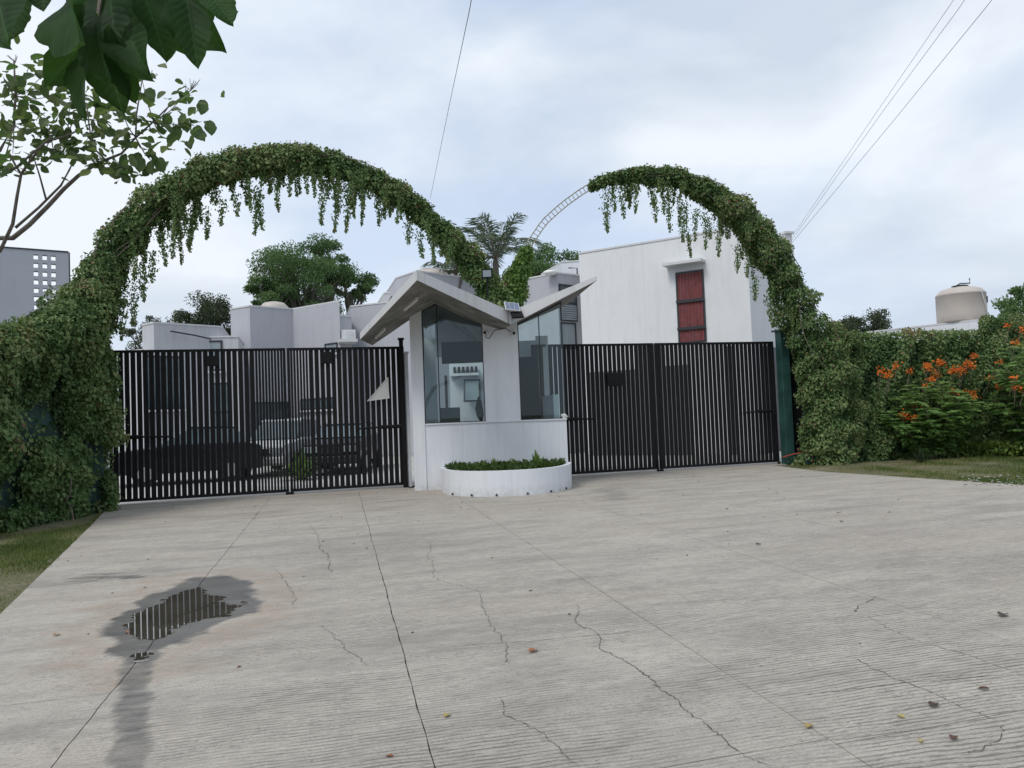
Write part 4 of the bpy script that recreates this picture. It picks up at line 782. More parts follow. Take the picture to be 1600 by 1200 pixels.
# glazing
def pane(l0, l1, nm='window'):
    mb = MB(); ls = [l0]+([-1.64] if l0 < -1.64 < l1 else [])+[l1]; prism(mb, ls, WD+.07, WD+.078, SZ+.031, lambda l: soff(l)+.01); return mb
fr = MB()
def vbar(a, w_=.02): prism(fr, [a-w_/2, a+w_/2], WD+.055, WD+.095, SZ+.031, lambda l: soff(l)+.012)
for a in (-1.943, -1.62, -.622): vbar(a, .022)
prism(fr, [-1.93, -1.64], WD+.055, WD+.095, 0, lambda l: 0) if False else None
def toprail(a, b):
    fr.hexa([LD(a, WD+.055, soff(a)-.03), LD(b, WD+.055, soff(b)-.03), LD(b, WD+.095, soff(b)-.03), LD(a, WD+.095, soff(a)-.03)], [LD(a, WD+.055, soff(a)+.01), LD(b, WD+.055, soff(b)+.01), LD(b, WD+.095, soff(b)+.01), LD(a, WD+.095, soff(a)+.01)])
toprail(-1.93, -1.633); toprail(-1.607, -.635); prism(fr, [-1.93, -.635], WD+.055, WD+.095, SZ+.031, lambda l: SZ+.05)
w1 = fr.build('window', 'darkframe', br); pane(-1.93, -1.633).build('pane', 'glass', w1); pane(-1.607, -.634).build('pane', 'glass', w1)
fr = MB()
for a in (.178, .645, 1.155): vbar(a, .022)
toprail(.19, .633); toprail(.657, 1.143); prism(fr, [.19, 1.143], WD+.055, WD+.095, SZ+.031, lambda l: SZ+.05)
w2 = fr.build('window', 'darkframe', br); pane(.19, .633).build('pane', 'glass', w2); pane(.657, 1.143).build('pane', 'glass', w2)
# folded roof: corners (l, d, z underside, thickness)
V_ = {'F0': (-3.23, 16.5, 3.33, .14), 'F1': (-1.673, 14.06, 4.127, .19), 'F2': (.03, 16.2, 3.487, .29), 'F3': (1.887, 16.2, 4.363, .09), 'B0': (-3.23, 17.95, 3.33, .14), 'X1': (-2.16, 17.25, 3.862, .16), 'X2': (-2.16, 19.7, 3.862, .16), 'RB': (-1.64, 19.7, 4.127, .2), 'VB': (-.92, 19.7, 3.43, .29), 'FB': (1.5, 19.7, 4.363, .12)}
def rp(k, t=0): l, d, z, h_ = V_[k]; return LD(l, d, z+t*h_)
def slabpart(keys, nm):
    mb = MB(); n = len(keys); lo = [rp(k) for k in keys]; hi = [rp(k, 1) for k in keys]
    mb.add(lo+hi, [tuple(range(n-1, -1, -1))], 1); mb.f.append(tuple(range(n, 2*n))); mb.mi.append(0)
    for i in range(n): mb.f.append((i, (i+1) % n, n+(i+1) % n, n+i)); mb.mi.append(0)
    return mb.build(nm, ['fascia', 'soffit'], br)
slabpart(['F0', 'F1', 'RB', 'X2', 'X1', 'B0'], 'roof')
mb = MB()   # two inner planes, gridded because they twist slightly
def twist(keys, nm, K=8):
    A_, B_, C_, D_ = [np.array(V_[k]) for k in keys]; vs = []; 
    for i in range(K+1):
        for j in range(K+1):
            s_, t_ = i/K, j/K; q = A_*(1-s_)*(1-t_)+B_*s_*(1-t_)+C_*s_*t_+D_*(1-s_)*t_; vs.append(LD(q[0], q[1], q[2]))
    n0 = len(vs); vs2 = []
    for i in range(K+1):
        for j in range(K+1):
            s_, t_ = i/K, j/K; q = A_*(1-s_)*(1-t_)+B_*s_*(1-t_)+C_*s_*t_+D_*(1-s_)*t_; vs2.append(LD(q[0], q[1], q[2]+q[3]))
    ix = lambda i, j: i*(K+1)+j; mb = MB(); mb.add(vs+vs2, [])
    for i in range(K):
        for j in range(K):
            mb.f.append((ix(i, j), ix(i, j+1), ix(i+1, j+1), ix(i+1, j))); mb.mi.append(1); mb.f.append((n0+ix(i, j), n0+ix(i+1, j), n0+ix(i+1, j+1), n0+ix(i, j+1))); mb.mi.append(0)
    ring = [(i, 0) for i in range(K)]+[(K, j) for j in range(K)]+[(i, K) for i in range(K, 0, -1)]+[(0, j) for j in range(K, 0, -1)]
    for a, b in zip(ring, ring[1:]+ring[:1]): mb.f.append((ix(*a), ix(*b), n0+ix(*b), n0+ix(*a))); mb.mi.append(0)
    return mb.build(nm, ['fascia', 'soffit'], br)
twist(['F1', 'F2', 'VB', 'RB'], 'roof'); twist(['F2', 'F3', 'FB', 'VB'], 'roof')
# planter (rounded), soil, drain holes
def sup(t, a, b, e=2.3): return (-.2+a*math.copysign(abs(math.cos(t))**(2/e), math.cos(t)), 17-b*abs(math.sin(t))**(2/e))
K = 48; mb = MB(); outr = [sup(math.pi*k/K, 1.42, 1.9) for k in range(K+1)]; inn = [sup(math.pi*k/K, 1.31, 1.78) for k in range(K+1)]
for z, nm in ((0, 0),): pass
vs = [LD(*p, 0) for p in outr]+[LD(*p, .5) for p in outr]+[LD(*p, .5) for p in inn]+[LD(*p, .3) for p in inn]; n = K+1
mb.add(vs, [(k+j*n, k+1+j*n, k+1+(j+1)*n, k+(j+1)*n) for j in range(3) for k in range(K)]); mb.build('planter', 'wall', br, smooth=False)
mb = MB(); mb.add([LD(*p, .43) for p in inn], [tuple(range(K+1))]); mb.build('soil', 'soil', br)
for t in (.18, .30, .42, .53, .64, .76):
    l, d = sup(math.pi*t, 1.43, 1.91); mb = MB(); mb.tube([LD(l, d, .035), LD(l, d-.02, .035)], .022, 8); mb.build('drain_hole', 'dark_hole', br)
# planter plants
r = np.random.default_rng(3); P = []
while len(P) < 1900:
    l = -.2+(r.random()*2-1)*1.3; d = 17-r.random()*1.75
    if (abs((l+.2)/1.29))**2.3+((17-d)/1.75)**2.3 < 1: P.append(LD(l, d, .43+.12*r.random()))
P = np.array(P); V, T, t = leaves(P, r.normal(size=P.shape)*[1, 1, .4]+[0, 0, .6], r.normal(size=P.shape)*.4+[0, 0, 1], .06+.08*r.random(len(P)), .5, tint=r.random(len(P))); o = npmesh('ground_cover', V, T, 'ivy_bright'); tag(o, 'low leafy green ground cover filling the curved planter', 'plants', kind='stuff')
def tuft(c, n, H_, seed, mat, label, group=None, spread=.6, wid=.06, cat='plant', name='tufted_plant'):
    r = np.random.default_rng(seed); L_ = []; root = empty(name, c, label, cat, group)
    for k in range(n):
        a = r.random()*6.28; el = r.random()*spread; D = np.array([math.cos(a)*math.sin(el), math.sin(a)*math.sin(el), math.cos(el)]); ln = H_*(.6+.5*r.random()); P0 = np.array(c)+D*[.1, .1, 0]; m_ = 3; s_ = np.cross(D, ZZ)+1e-3; s_ /= np.linalg.norm(s_); w_ = wid*ln
        droop = np.array([0, 0, -1])*ln*.25*el; q = [P0-s_*w_*.3, P0+s_*w_*.3, P0+D*ln*.5-s_*w_*.5, P0+D*ln*.5+s_*w_*.5, P0+D*ln+droop]
        L_.append((np.array(q), np.array([[0, 1, 3], [0, 3, 2], [2, 3, 4]]), np.full(5, r.random())))
    v = merge(L_); npmesh('leaves', *v[:2], mat, root, v[2]); return root
for i, (x, y, H_, s_, lab) in enumerate([(757, 726, .22, 16, 'small fern-like tuft at the left part of the curved planter'), (772, 726, .24, 22, 'bushy grass tuft left of the planter middle'), (745, 727, .18, 14, 'small pointed plant near the left end of the planter'), (838, 722, .34, 12, 'tallest spiky plant on the right side of the planter'), (800, 724, .22, 14, 'leafy tuft at the middle of the planter'), (862, 722, .16, 18, 'low rounded tuft near the right end of the planter'), (720, 730, .12, 14, 'lowest tuft at the left tip of the planter')]):
    c = gd(x, y+5, 16.2); tuft((c[0], c[1], .43), s_*2, H_*1.15, 90+i, 'ivy_bright', lab, 'tufts growing in the planter', .75, .16)
# cable, tube lamps, cameras, solar lamp
def on_left_soffit(l, d): return 4.127+.51*(l+1.64)
for nm, a, b, lab in ((1, (632, 481), (652, 464), 'white fluorescent tube under the roof, nearer the peak'), (2, (587, 525), (601, 512), 'white fluorescent tube under the roof, nearer the left eave')):
    pts = []
    for x, y in (a, b):
        best = None
        rr_ = ray(x, y); 
        for tt in np.linspace(13, 20, 1400):
            p = CP+rr_*tt/(rr_@F0); l = p@R0
            if p[2] > on_left_soffit(l, tt): best = p; break
        pts.append(best if best is not None else gd(x, y, 16.4))
    rt = empty('tube_lamp', pts[0], lab, 'lamp', 'tube lamps under the booth roof'); mb = MB(); mb.tube([p-[0, 0, .05] for p in pts], .022, 8); mb.build('tube', 'tube_lamp', rt)
    u_ = pts[1]-pts[0]; mb = MB(); mb.obox((pts[0]+pts[1])/2-[0, 0, .018], u_/2, R0*.0+np.cross(unit(u_), ZZ)*.03, ZZ*.016); mb.build('holder', 'white_plastic', rt)
mb = MB(); pts = [gd(612, 463, 16.1), gd(609, 472, 16.0), gd(614, 479, 16.1), gd(625, 481, 16.4), gd(640, 487, 16.9)]; mb.tube(pts, .014, 5); mb.tube([gd(612, 463, 16.1), gd(607, 470, 16.1), gd(609, 480, 16.1)], .008, 5); tag(mb.build('cable', 'wire'), 'black cable sagging across the left roof underside', 'cable')
def camn(x, y, lab, side):
    c = gd(x, y, 16.9); rt = empty('security_camera', c, lab, 'camera', 'cameras on the booth front'); mb = MB(); mb.tube([c+F0*.09, c+F0*.02], [.045, .05], 12); mb.build('mount', 'white_plastic', rt)
    q = c-F0*.1-ZZ*.02+R0*side*.06; mb = MB(); mb.tube([c, q], [.05, .045], 12); mb.build('body', 'white_plastic', rt); mb = MB(); mb.tube([q, q-F0*.012], .034, 12); mb.build('lens', 'dark_hole', rt); return rt
camn(760, 519, 'white camera with dark lens on the middle pier, left one with a dangling cable', -.5); camn(801, 520, 'white camera on the middle pier, right below the roof valley', .5)
mb = MB(); mb.tube([gd(760, 521, 16.92), gd(759, 527, 16.86), gd(764, 529, 16.86), gd(769, 522, 16.9), gd(772, 516, 16.9), gd(790, 513, 16.7), gd(797, 518, 16.85)], .010, 5); tag(mb.build('cable', 'wire'), 'thin black cable looping between the two cameras', 'cable')
c = gd(881, 652, 17.0); rt = empty('security_camera', c, 'small white camera at the right corner of the booth sill', 'camera'); mb = MB(); mb.tube([c-R0*.06+ZZ*.04, c+R0*.02+ZZ*.05, c+R0*.07-ZZ*.01], .035, 10); mb.build('body', 'white_plastic', rt, smooth=True); mb = MB(); mb.box((c[0]-.03, c[1]-.03, 1.46), (c[0]+.03, c[1]+.03, c[2]+.04)); mb.build('foot', 'white_plastic', rt)
# solar floodlight at the valley
c = gd(797, 505, 16.12); sl = empty('solar_floodlight', c, 'solar floodlight with tilted blue panel on the valley edge of the roof', 'lamp')
mb = MB(); mb.tube([c, c+ZZ*.42], .028, 8); mb.build('pole', 'aluminium', sl)
pc = gd(800, 479, 16.1); ax = unit(R0*.95-ZZ*.12+F0*.2); ay = unit(F0*.8+ZZ*.62); ay = unit(ay-ax*(ax@ay)); az = np.cross(ax, ay)
mb = MB(); mb.obox(pc, ax*.155, ay*.15, az*.012); sp_ = mb.build('panel', 'white_plastic', sl); 
for i in range(3):
    for j in range(2): mb = MB(); mb.obox(pc+az*.014+ax*(i-1)*.098+ay*(j-.5)*.14, ax*.045, ay*.063, az*.003); mb.build('solar_cell', 'solar', sp_)
lc = gd(808, 492, 16.0); ax = unit(R0*.97+F0*.25+ZZ*.05); ay = unit(F0*.6+ZZ*.55); ay = unit(ay-ax*(ax@ay)); az = np.cross(ax, ay)
mb = MB(); mb.obox(lc, ax*.125, ay*.1, az*.022); lf = mb.build('lamp_head', 'black', sl, bevel=.008); mb = MB(); mb.obox(lc-az*.024, ax*.09, ay*.065, az*.004); mb.build('lens', 'paleglass', lf)
mb = MB(); mb.tube([c+ZZ*.2, lc], .012, 6); mb.build('bracket', 'black', sl)
c = gd(761, 428, 16.6); fl = empty('floodlight', c, 'small square floodlight half buried in the ivy above the roof', 'lamp')
mb = MB(); mb.obox(c, R0*.12, F0*.04, unit(ZZ+F0*-.15)*.10); mb.build('housing', 'black', fl, bevel=.008); mb = MB(); mb.obox(c-F0*.045, R0*.09, F0*.006, unit(ZZ-F0*.15)*.07); mb.build('lens', 'paleglass', fl)
mb = MB(); mb.tube([c+F0*.03, c+F0*.03-ZZ*.35, c+F0*.3-ZZ*.5], .014, 6); mb.build('bracket', 'black', fl)
# ================================================================== SHRUBS ON THE RIGHT
def feather_shrub(c, W, H, label, seed, nst=26, flowers=()):
    r = np.random.default_rng(seed); c = np.array(c, float); root = empty('flowering_shrub', (c[0], c[1], 0), label, 'shrub', 'orange-flowered shrubs by the ivy wall'); st = MB(); L_ = []
    for k in range(nst):
        a = r.random()*6.28; rad = (r.random()**.6); tip = c+np.array([math.cos(a)*rad*W/2, math.sin(a)*rad*W*.32, H*(.42+.58*r.random()*(1-.45*rad**2))]); mid = c+(tip-c)*[.55, .55, .42]; st.tube([c, mid, tip], [.016, .01, .004], 5)
        for q in range(34):
            s_ = .15+.85*r.random(); b0 = (c+(mid-c)*min(1, s_*2)) if s_ < .5 else mid+(tip-mid)*(s_-.5)*2; aa = r.random()*6.28; D = np.array([math.cos(aa), math.sin(aa), .25+.2*r.normal()]); D /= np.linalg.norm(D); ln = .22+.22*r.random(); K = 9
            ss = np.linspace(.15, 1, K); C_ = b0+D*ln*ss[:, None]-ZZ*(ln*.3*ss**2)[:, None]; sd_ = unit(np.cross(D, ZZ)); Pp = np.repeat(C_, 4, 0); sg = np.tile([1, -1, 1, -1], K)[:, None]; off_ = np.tile([0, 0, .45, .45], K)[:, None]
            sz = .11*np.sin(np.linspace(.6, 2.9, K)).repeat(4); Pp = Pp+sd_*sg*off_*sz[:, None]; DD = sd_*sg*.9+D*.5+r.normal(size=(4*K, 3))*.15; c9 = .12*r.random()
            L_.append(leaves(Pp, DD, np.tile([0, -.55, .8], (4*K, 1))+r.normal(size=(4*K, 3))*.25, sz*.85, .45, .05, np.clip(c9+.62*(b0[2]/H)+.3*r.random(4*K), 0, 1)))
    st.build('stem', 'stem', root); v = merge(L_); npmesh('foliage', *v[:2], 'feather', root, v[2])
    for x, y, s_ in flowers:
        p = gY(x, y, c[1]-.28*r.random()-.1); m_ = int(60*s_); P = p+r.normal(size=(m_, 3))*[.065*s_**.5, .05, .05*s_**.5]; V, T, t = leaves(P, r.normal(size=P.shape), r.normal(size=P.shape)+[0, -.5, .5], .035+.03*r.random(m_), .8, tint=r.random(m_))
        npmesh('flower_cluster', V, T, 'flower', root, t)['kind'] = 'stuff'
        for _ in range(2): st2 = MB(); st2.tube([p+r.normal(size=3)*.03-[0, 0, .02], p-[.05*r.normal(), -.12, .45]], .006, 4); st2.build('flower_stalk', 'stem', root)
c = gz(1462, 716); feather_shrub((c[0], c[1]+.1, 0), 2.9, 2.15, 'feathery green shrub topped with orange flowers in front of the ivy wall', 81, 52,
    [(1378, 580, .9), (1390, 584, .5), (1401, 572, .8), (1387, 588, .7), (1422, 580, .6), (1450, 573, 1.6), (1468, 567, 1.3), (1463, 585, 1.1), (1489, 578, 1.2), (1502, 578, 1.4), (1510, 568, .9), (1519, 571, .8), (1457, 593, .6), (1546, 590, .8), (1521, 556, .6), (1501, 616, .9), (1519, 615, 1.), (1522, 621, .6), (1413, 649, 1.), (1428, 653, .7), (1430, 634, .6), (1560, 604, .8), (1566, 605, .7), (1445, 602, .4), (1487, 612, .5), (1562, 566, .5)])
c = gz(1640, 712); feather_shrub((c[0], c[1]+.1, 0), 3.0, 3.2, 'taller feathery shrub with orange flowers cut off by the right edge', 82, 44, [(1587, 535, .8), (1596, 515, .7), (1575, 508, .5), (1584, 590, .5), (1598, 606, .7), (1586, 606, .5)])
P = []
for x, y in [(1500, 700), (1520, 698), (1540, 703), (1560, 705), (1585, 706), (1510, 706), (1488, 706), (1605, 706)]: P.append(gz(x, y+6))
L_ = []; r = np.random.default_rng(4)
for p in P:
    m_ = 420; Q_ = p+r.normal(size=(m_, 3))*[.28, .2, .0]+np.c_[np.zeros((m_, 2)), .04+.28*r.random(m_)]; L_.append(leaves(Q_, r.normal(size=Q_.shape)+[0, 0, .3], r.normal(size=Q_.shape)*.3+[0, 0, 1], .09+.09*r.random(m_), .5, tint=r.random(m_)))
v = merge(L_); o = npmesh('ground_cover', *v[:2], 'lime', None, v[2]); tag(o, 'bright lime-green low plants below the orange-flowered shrubs', 'plants', kind='stuff')
for i, (x, y, H_, lab) in enumerate([(1365, 716, .75, 'dark strap-leaved plant left of the flowering shrub'), (1345, 718, .5, 'smaller dark tufted plant next to the ivy arch foot'), (1440, 722, .5, 'dark grassy tuft at the foot of the flowering shrub'), (1395, 718, .5, 'dark low tuft between the strap-leaved plant and the shrub')]):
    c = gz(x, y); tuft((c[0], c[1], -.02), 60, H_, 120+i, 'strap', lab, None, 1.1, .05)
# ================================================================== CARS behind the gate
def car(label, c, ang, mat, suv=True, Lc=4.4, W=1.8, H=1.7):
    root = empty('parked_car', (c[0], c[1], 0), label, 'car'); ca, sa = math.cos(ang), math.sin(ang)
    T_ = lambda x, y, z: (c[0]+x*ca-y*sa, c[1]+x*sa+y*ca, z)
    prof = [(-Lc/2, .45, .8), (-Lc/2+.05, .95, .9), (-Lc/2+1.0, 1.05, .95), (-Lc/2+1.6, 1.12, .95), (Lc/2-.5, 1.1, .95), (Lc/2-.03, 1.0, .9), (Lc/2, .5, .85)]
    mb = MB(); n = len(prof); lo = [T_(x, -W/2*k, .33) for x, z, k in prof]+[T_(x, W/2*k, .33) for x, z, k in prof[::-1]]; hi = [T_(x, -W/2*k, z) for x, z, k in prof]+[T_(x, W/2*k, z) for x, z, k in prof[::-1]]
    ml = [T_(x, -W/2*(k+.06), .33+(z-.33)*.6) for x, z, k in prof]+[T_(x, W/2*(k+.06), .33+(z-.33)*.6) for x, z, k in prof[::-1]]; m_ = 2*n
    fs = [tuple(range(m_-1, -1, -1))]+[(i, (i+1) % m_, m_+(i+1) % m_, m_+i) for i in range(m_)]+[(m_+i, m_+(i+1) % m_, 2*m_+(i+1) % m_, 2*m_+i) for i in range(m_)]+[(2*m_+i, 2*m_+i+1, 2*m_+m_-2-i, 2*m_+m_-1-i) for i in range(n-1)]
    mb.add(lo+ml+hi, fs); mb.build('body', mat, root, bevel=.04)
    cb = [(-Lc/2+1.2, 1.1, .86), (-Lc/2+1.95, H-.05, .72), (0, H, .74), (Lc/2-.7, H-.05, .72), (Lc/2-.25, 1.1, .84)]; mb = MB(); k = len(cb)
    a = [T_(x, -W/2*q, z) for x, z, q in cb]; b = [T_(x, W/2*q, z) for x, z, q in cb]; mb.add(a+b, [tuple(range(k)), tuple(range(2*k-1, k-1, -1))]+[(i, i+k, i+k+1, i+1) for i in range(k-1)]); mb.build('window', 'winglass', root)
    mb = MB(); rf = cb[1:4]; a = [T_(x, -W/2*q, z+.004) for x, z, q in rf]+[T_(x, W/2*q, z+.004) for x, z, q in rf[::-1]]; mb.hexa(a, [(p[0], p[1], p[2]+.04) for p in a]) ; mb.build('roof', mat, root)
    for x in (-Lc/2+.85, Lc/2-.85):
        for y in (-W/2+.02, W/2-.02):
            s_ = math.copysign(1, y); mb = MB(); mb.tube([T_(x, y-s_*.2, .34), T_(x, y+s_*.03, .34)], .34, 20); wh = mb.build('wheel', 'rubber', root); mb = MB(); mb.tube([T_(x, y+s_*.025, .34), T_(x, y+s_*.045, .34)], .2, 14); mb.build('rim', 'aluminium', wh)
    for y in (-W/2*.62, W/2*.62):
        mb = MB(); mb.obox(T_(-Lc/2-.0, y, .78), (np.array(T_(1, 0, 0))-T_(0, 0, 0))*.05, (np.array(T_(0, 1, 0))-T_(0, 0, 0))*.2, ZZ*.09); mb.build('headlight', 'paleglass', root, bevel=.01)
    mb = MB(); mb.obox(T_(-Lc/2, 0, .74), (np.array(T_(1, 0, 0))-T_(0, 0, 0))*.03, (np.array(T_(0, 1, 0))-T_(0, 0, 0))*.38, ZZ*.1); mb.build('grille', 'darkframe', root)
    mb = MB(); mb.obox(T_(-Lc/2-.02, 0, .48), (np.array(T_(1, 0, 0))-T_(0, 0, 0))*.09, (np.array(T_(0, 1, 0))-T_(0, 0, 0))*W*.45, ZZ*.1); mb.build('bumper', mat if mat == 'carwhite' else 'darkframe', root, bevel=.03)
    return root
c = LD((440-805)*24.8/FPX, 25.3); car('white car facing the street, seen through the middle of the left gate', c, math.radians(70), 'carwhite')
c = LD((292-806)*22/FPX, 22.3); car('black car parked sideways behind the left gate', c, math.radians(6), 'carblack', Lc=3.9, H=1.55)
c = LD((535-806)*24/FPX, 24.6); car('dark car parked beside the white one behind the left gate', c, math.radians(75), 'carblack', Lc=4.2, H=1.5)
blobp = gd(470, 735, 21.5)
tuft((blobp[0], blobp[1], 0), 120, .9, 140, 'feather', 'green shrub behind the middle of the left gate', None, 1.1, .1)
# ================================================================== POWER LINES
def wire(pts, label, rad=.008, group=None):
    P = poly_interp([gd(*p) for p in pts], 24); s = np.linspace(0, 1, 24); P[:, 2] -= .0*s; mb = MB(); mb.tube(list(P), rad*.62, 4); o = mb.build('power_line', 'greywire'); tag(o, label, 'cable', group)
wire([(740, -20, 12), (737, 0, 12), (704, 155, 22), (672, 311, 34)], 'single thin cable running down behind the left arch', .011)
wire([(1565, -20, 14), (1550, 0, 14), (1395, 190, 20), (1238, 379, 27)], 'rightmost of the three cables in the upper right sky', .011, 'cables in the upper right sky')
wire([(1520, -20, 14), (1508, 0, 14), (1375, 180, 20), (1236, 377, 27)], 'middle one of the three cables in the upper right sky', .009, 'cables in the upper right sky')
wire([(1503, -20, 14), (1490, 0, 14), (1370, 175, 20), (1234, 375, 27)], 'leftmost of the three cables in the upper right sky', .008, 'cables in the upper right sky')
# ================================================================== NEAR TREES, LEAF BY LEAF
def leafmesh(name, mat, nu=5, nv=9, wavy=.05, shape=.62, cup=.12, seed=0):
    r = np.random.default_rng(seed); V = []; UV = []; fs = []
    for j in range(nv):
        v = j/(nv-1); w_ = .5*math.sin(math.pi*v**shape)**(.62 if mat == 'bigleaf' else .7)+.004
        w_ *= 1+(.05*math.sin(v*31+seed*2)+.03*r.normal() if nv > 12 else .06*r.normal()) if 0 < j < nv-1 else 1
        for i in range(nu):
            u_ = i/(nu-1)*2-1; V.append((u_*w_*.62*2*.5*1.1, v-.02*abs(u_)*r.random(), cup*abs(u_)*w_+wavy*math.sin(v*9+u_*2+seed)*abs(u_)*.5-.14*v*v)); UV.append((.5+u_*w_, v))
    for j in range(nv-1):
        for i in range(nu-1): q = j*nu+i; fs.append((q, q+1, q+nu+1, q+nu))
    me = bpy.data.meshes.new(name); me.from_pydata(V, [], fs); uv = me.uv_layers.new(name='UVMap')
    for lp in me.loops: uv.data[lp.index].uv = UV[lp.vertex_index]
    me.polygons.foreach_set('use_smooth', [True]*len(me.polygons)); me.materials.append(M[mat]); return me
def put_leaf(me, root, base, tip, nrm, wscale=1.0):
    base = np.array(base); tip = np.array(tip); y = tip-base; ln = np.linalg.norm(y); y = y/ln; x = unit(np.cross(y, nrm)); z = np.cross(x, y); o = bpy.data.objects.new('leaf', me); COL.objects.link(o); o.parent = root
    b = base-ORG[root]; mm = Matrix(((x[0]*ln*wscale, y[0]*ln, z[0]*ln, b[0]), (x[1]*ln*wscale, y[1]*ln, z[1]*ln, b[1]), (x[2]*ln*wscale, y[2]*ln, z[2]*ln, b[2]), (0, 0, 0, 1))); o.matrix_local = mm; return o
# large leaves hanging into the top left corner (their tree stands left of the camera)
nb = empty('overhanging_tree', (-4.6, .2, 0), 'near tree whose big dark leaves hang into the top left corner', 'tree')
big = [leafmesh('broad_leaf', 'bigleaf', 9, 26, .08, 1.1, .2, s) for s in range(4)]
NL = [((30, -35), (8, 56), .75), ((-5, -30), (-4, 50), .8), ((118, -30), (88, 50), .8), ((150, -30), (118, 52), .85), ((172, -40), (168, 60), .9), ((143, 45), (85, 128), .78), ((143, 62), (113, 176), .62), ((160, 45), (182, 158), .62), ((172, 40), (206, 160), .58), ((192, 30), (212, 101), .5), ((205, -45), (208, 62), .8), ((216, -30), (264, 86), .75), ((240, -35), (280, 84), .6), ((262, -30), (272, 60), .7), ((288, -25), (308, 92), .55), ((300, -20), (322, 68), .6), ((318, -18), (362, 27), .8), ((330, -25), (318, 40), .7), ((75, -40), (62, 6), .9), ((150, 20), (150, 120), .55), ((180, 0), (225, 60), .7), ((130, 5), (98, 60), .8)]
r = np.random.default_rng(12)
for k, (a, b, wsc) in enumerate(NL):
    d = 2.15+.35*r.random(); pa = gd(a[0], a[1], d+.05*r.normal()); pb = gd(b[0], b[1], d-.08+.10*r.normal()); put_leaf(big[k % 4], nb, pa, pb, -F0+R0*.5*r.normal()+ZZ*(-.3+.5*r.normal()), wsc*1.0)
mb = MB(); mb.tube([(-4.6, .2, -.05), (-4.5, .25, 1.5), (-3.4, .8, 2.9), gd(-150, -220, 2.3)], [.16, .13, .09, .05], 10); mb.tube([gd(-150, -220, 2.3), gd(20, -120, 2.35), gd(160, -85, 2.4), gd(300, -60, 2.4)], [.05, .03, .02, .012], 8); mb.build('trunk', 'bark', nb, smooth=True)
for a, b in (((160, -85), (150, 48)), ((300, -60), (318, -15)), ((20, -120), (30, -30)), ((160, -85), (205, -30)), ((230, -72), (262, -25)), ((110, -95), (118, -28))):
    mb = MB(); mb.tube([gd(*a, 2.38), gd((a[0]+b[0])/2+4, (a[1]+b[1])/2, 2.33), gd(*b, 2.3)], [.010, .007, .004], 6); mb.build('twig', 'stem', nb)
# second tree: branches and mid-sized leaves
TD = 7.2
tb_ = empty('broadleaf_tree', (*gd(-260, 700, TD)[:2], 0), 'slender-branched tree reaching in from the left edge above the ivy', 'tree')
base0 = gd(-260, 700, TD)*[1, 1, 0]
mb = MB(); mb.tube([base0, base0+[0, 0, 1.4], gd(-200, 520, TD), gd(-60, 420, TD)], [.12, .10, .065, .032], 9); mb.build('trunk', 'bark', tb_, smooth=True)
def br_(pts, r0, r1, dj=0.):
    P = [gd(x, y, TD+dj*k/max(1, len(pts)-1)) for k, (x, y) in enumerate(pts)]; K = len(P); mb = MB(); mb.tube(P, list(np.linspace(r0, r1, K)), 7); mb.build('branch', 'bark', tb_, smooth=True); return P
br_([(-60, 420), (-10, 372), (20, 372), (45, 352), (75, 322), (100, 295), (122, 275), (145, 260), (165, 250)], .027, .014)
br_([(-60, 425), (0, 392), (20, 350), (27, 305), (33, 272), (24, 258), (15, 240)], .020, .008, -.3)
br_([(24, 356), (60, 325), (95, 290), (108, 266), (112, 258)], .014, .007, .3)
br_([(33, 272), (48, 250), (70, 222), (105, 212), (130, 200)], .013, .007, -.3)
br_([(-30, 280), (0, 272), (25, 262), (50, 240), (80, 215)], .016, .008, -.5)
br_([(-40, 270), (0, 235), (22, 195), (24, 150), (22, 95)], .018, .008, .3)
br_([(72, 312), (62, 275), (54, 250)], .010, .006); br_([(165, 250), (190, 240), (212, 215), (240, 190), (265, 165), (290, 148)], .013, .005, .2)
br_([(212, 215), (213, 180), (218, 150), (222, 125)], .009, .005); br_([(165, 250), (150, 235), (142, 215), (135, 160)], .010, .005, -.2)
mids = [leafmesh('leaf', 'treeleaf', 5, 8, .06, 1.0, .22, 10+s) for s in range(4)]
r = np.random.default_rng(9); LV = []
tips = [(222, 125, 6), (290, 148, 7), (265, 165, 7), (240, 190, 9), (212, 180, 8), (190, 175, 7), (150, 160, 9), (135, 160, 10), (115, 180, 10), (95, 190, 10), (75, 200, 10), (50, 205, 9), (25, 195, 8), (24, 150, 7), (22, 110, 6), (45, 105, 4), (65, 120, 6), (85, 150, 8), (110, 150, 8), (165, 200, 10), (190, 215, 9), (140, 225, 10), (110, 230, 9), (85, 235, 9), (60, 245, 8), (20, 240, 8), (2, 260, 5), (170, 250, 8), (200, 262, 5), (180, 262, 5), (240, 255, 5), (225, 235, 6), (255, 215, 5), (300, 200, 5), (315, 190, 3), (2, 165, 6), (5, 210, 7), (40, 165, 7), (5, 120, 4), (135, 245, 6)]
for x, y, m_ in tips:
    dd = TD+r.normal()*.28; c = gd(x, y, dd)
    for k in range(m_-1 if m_ > 6 else m_):
        a = r.random()*6.28; el = r.normal()*.4-.25; D = R0*math.cos(a)+F0*math.sin(a)*.9; D = D*math.cos(el)+ZZ*math.sin(el)*1.2; b0 = c+r.normal(size=3)*.045+D*.03; ln = .085+.065*r.random()
        put_leaf(mids[k % 4], tb_, b0, b0+D*ln, ZZ*.9+r.normal(size=3)*.45-F0*.25, 1.05)
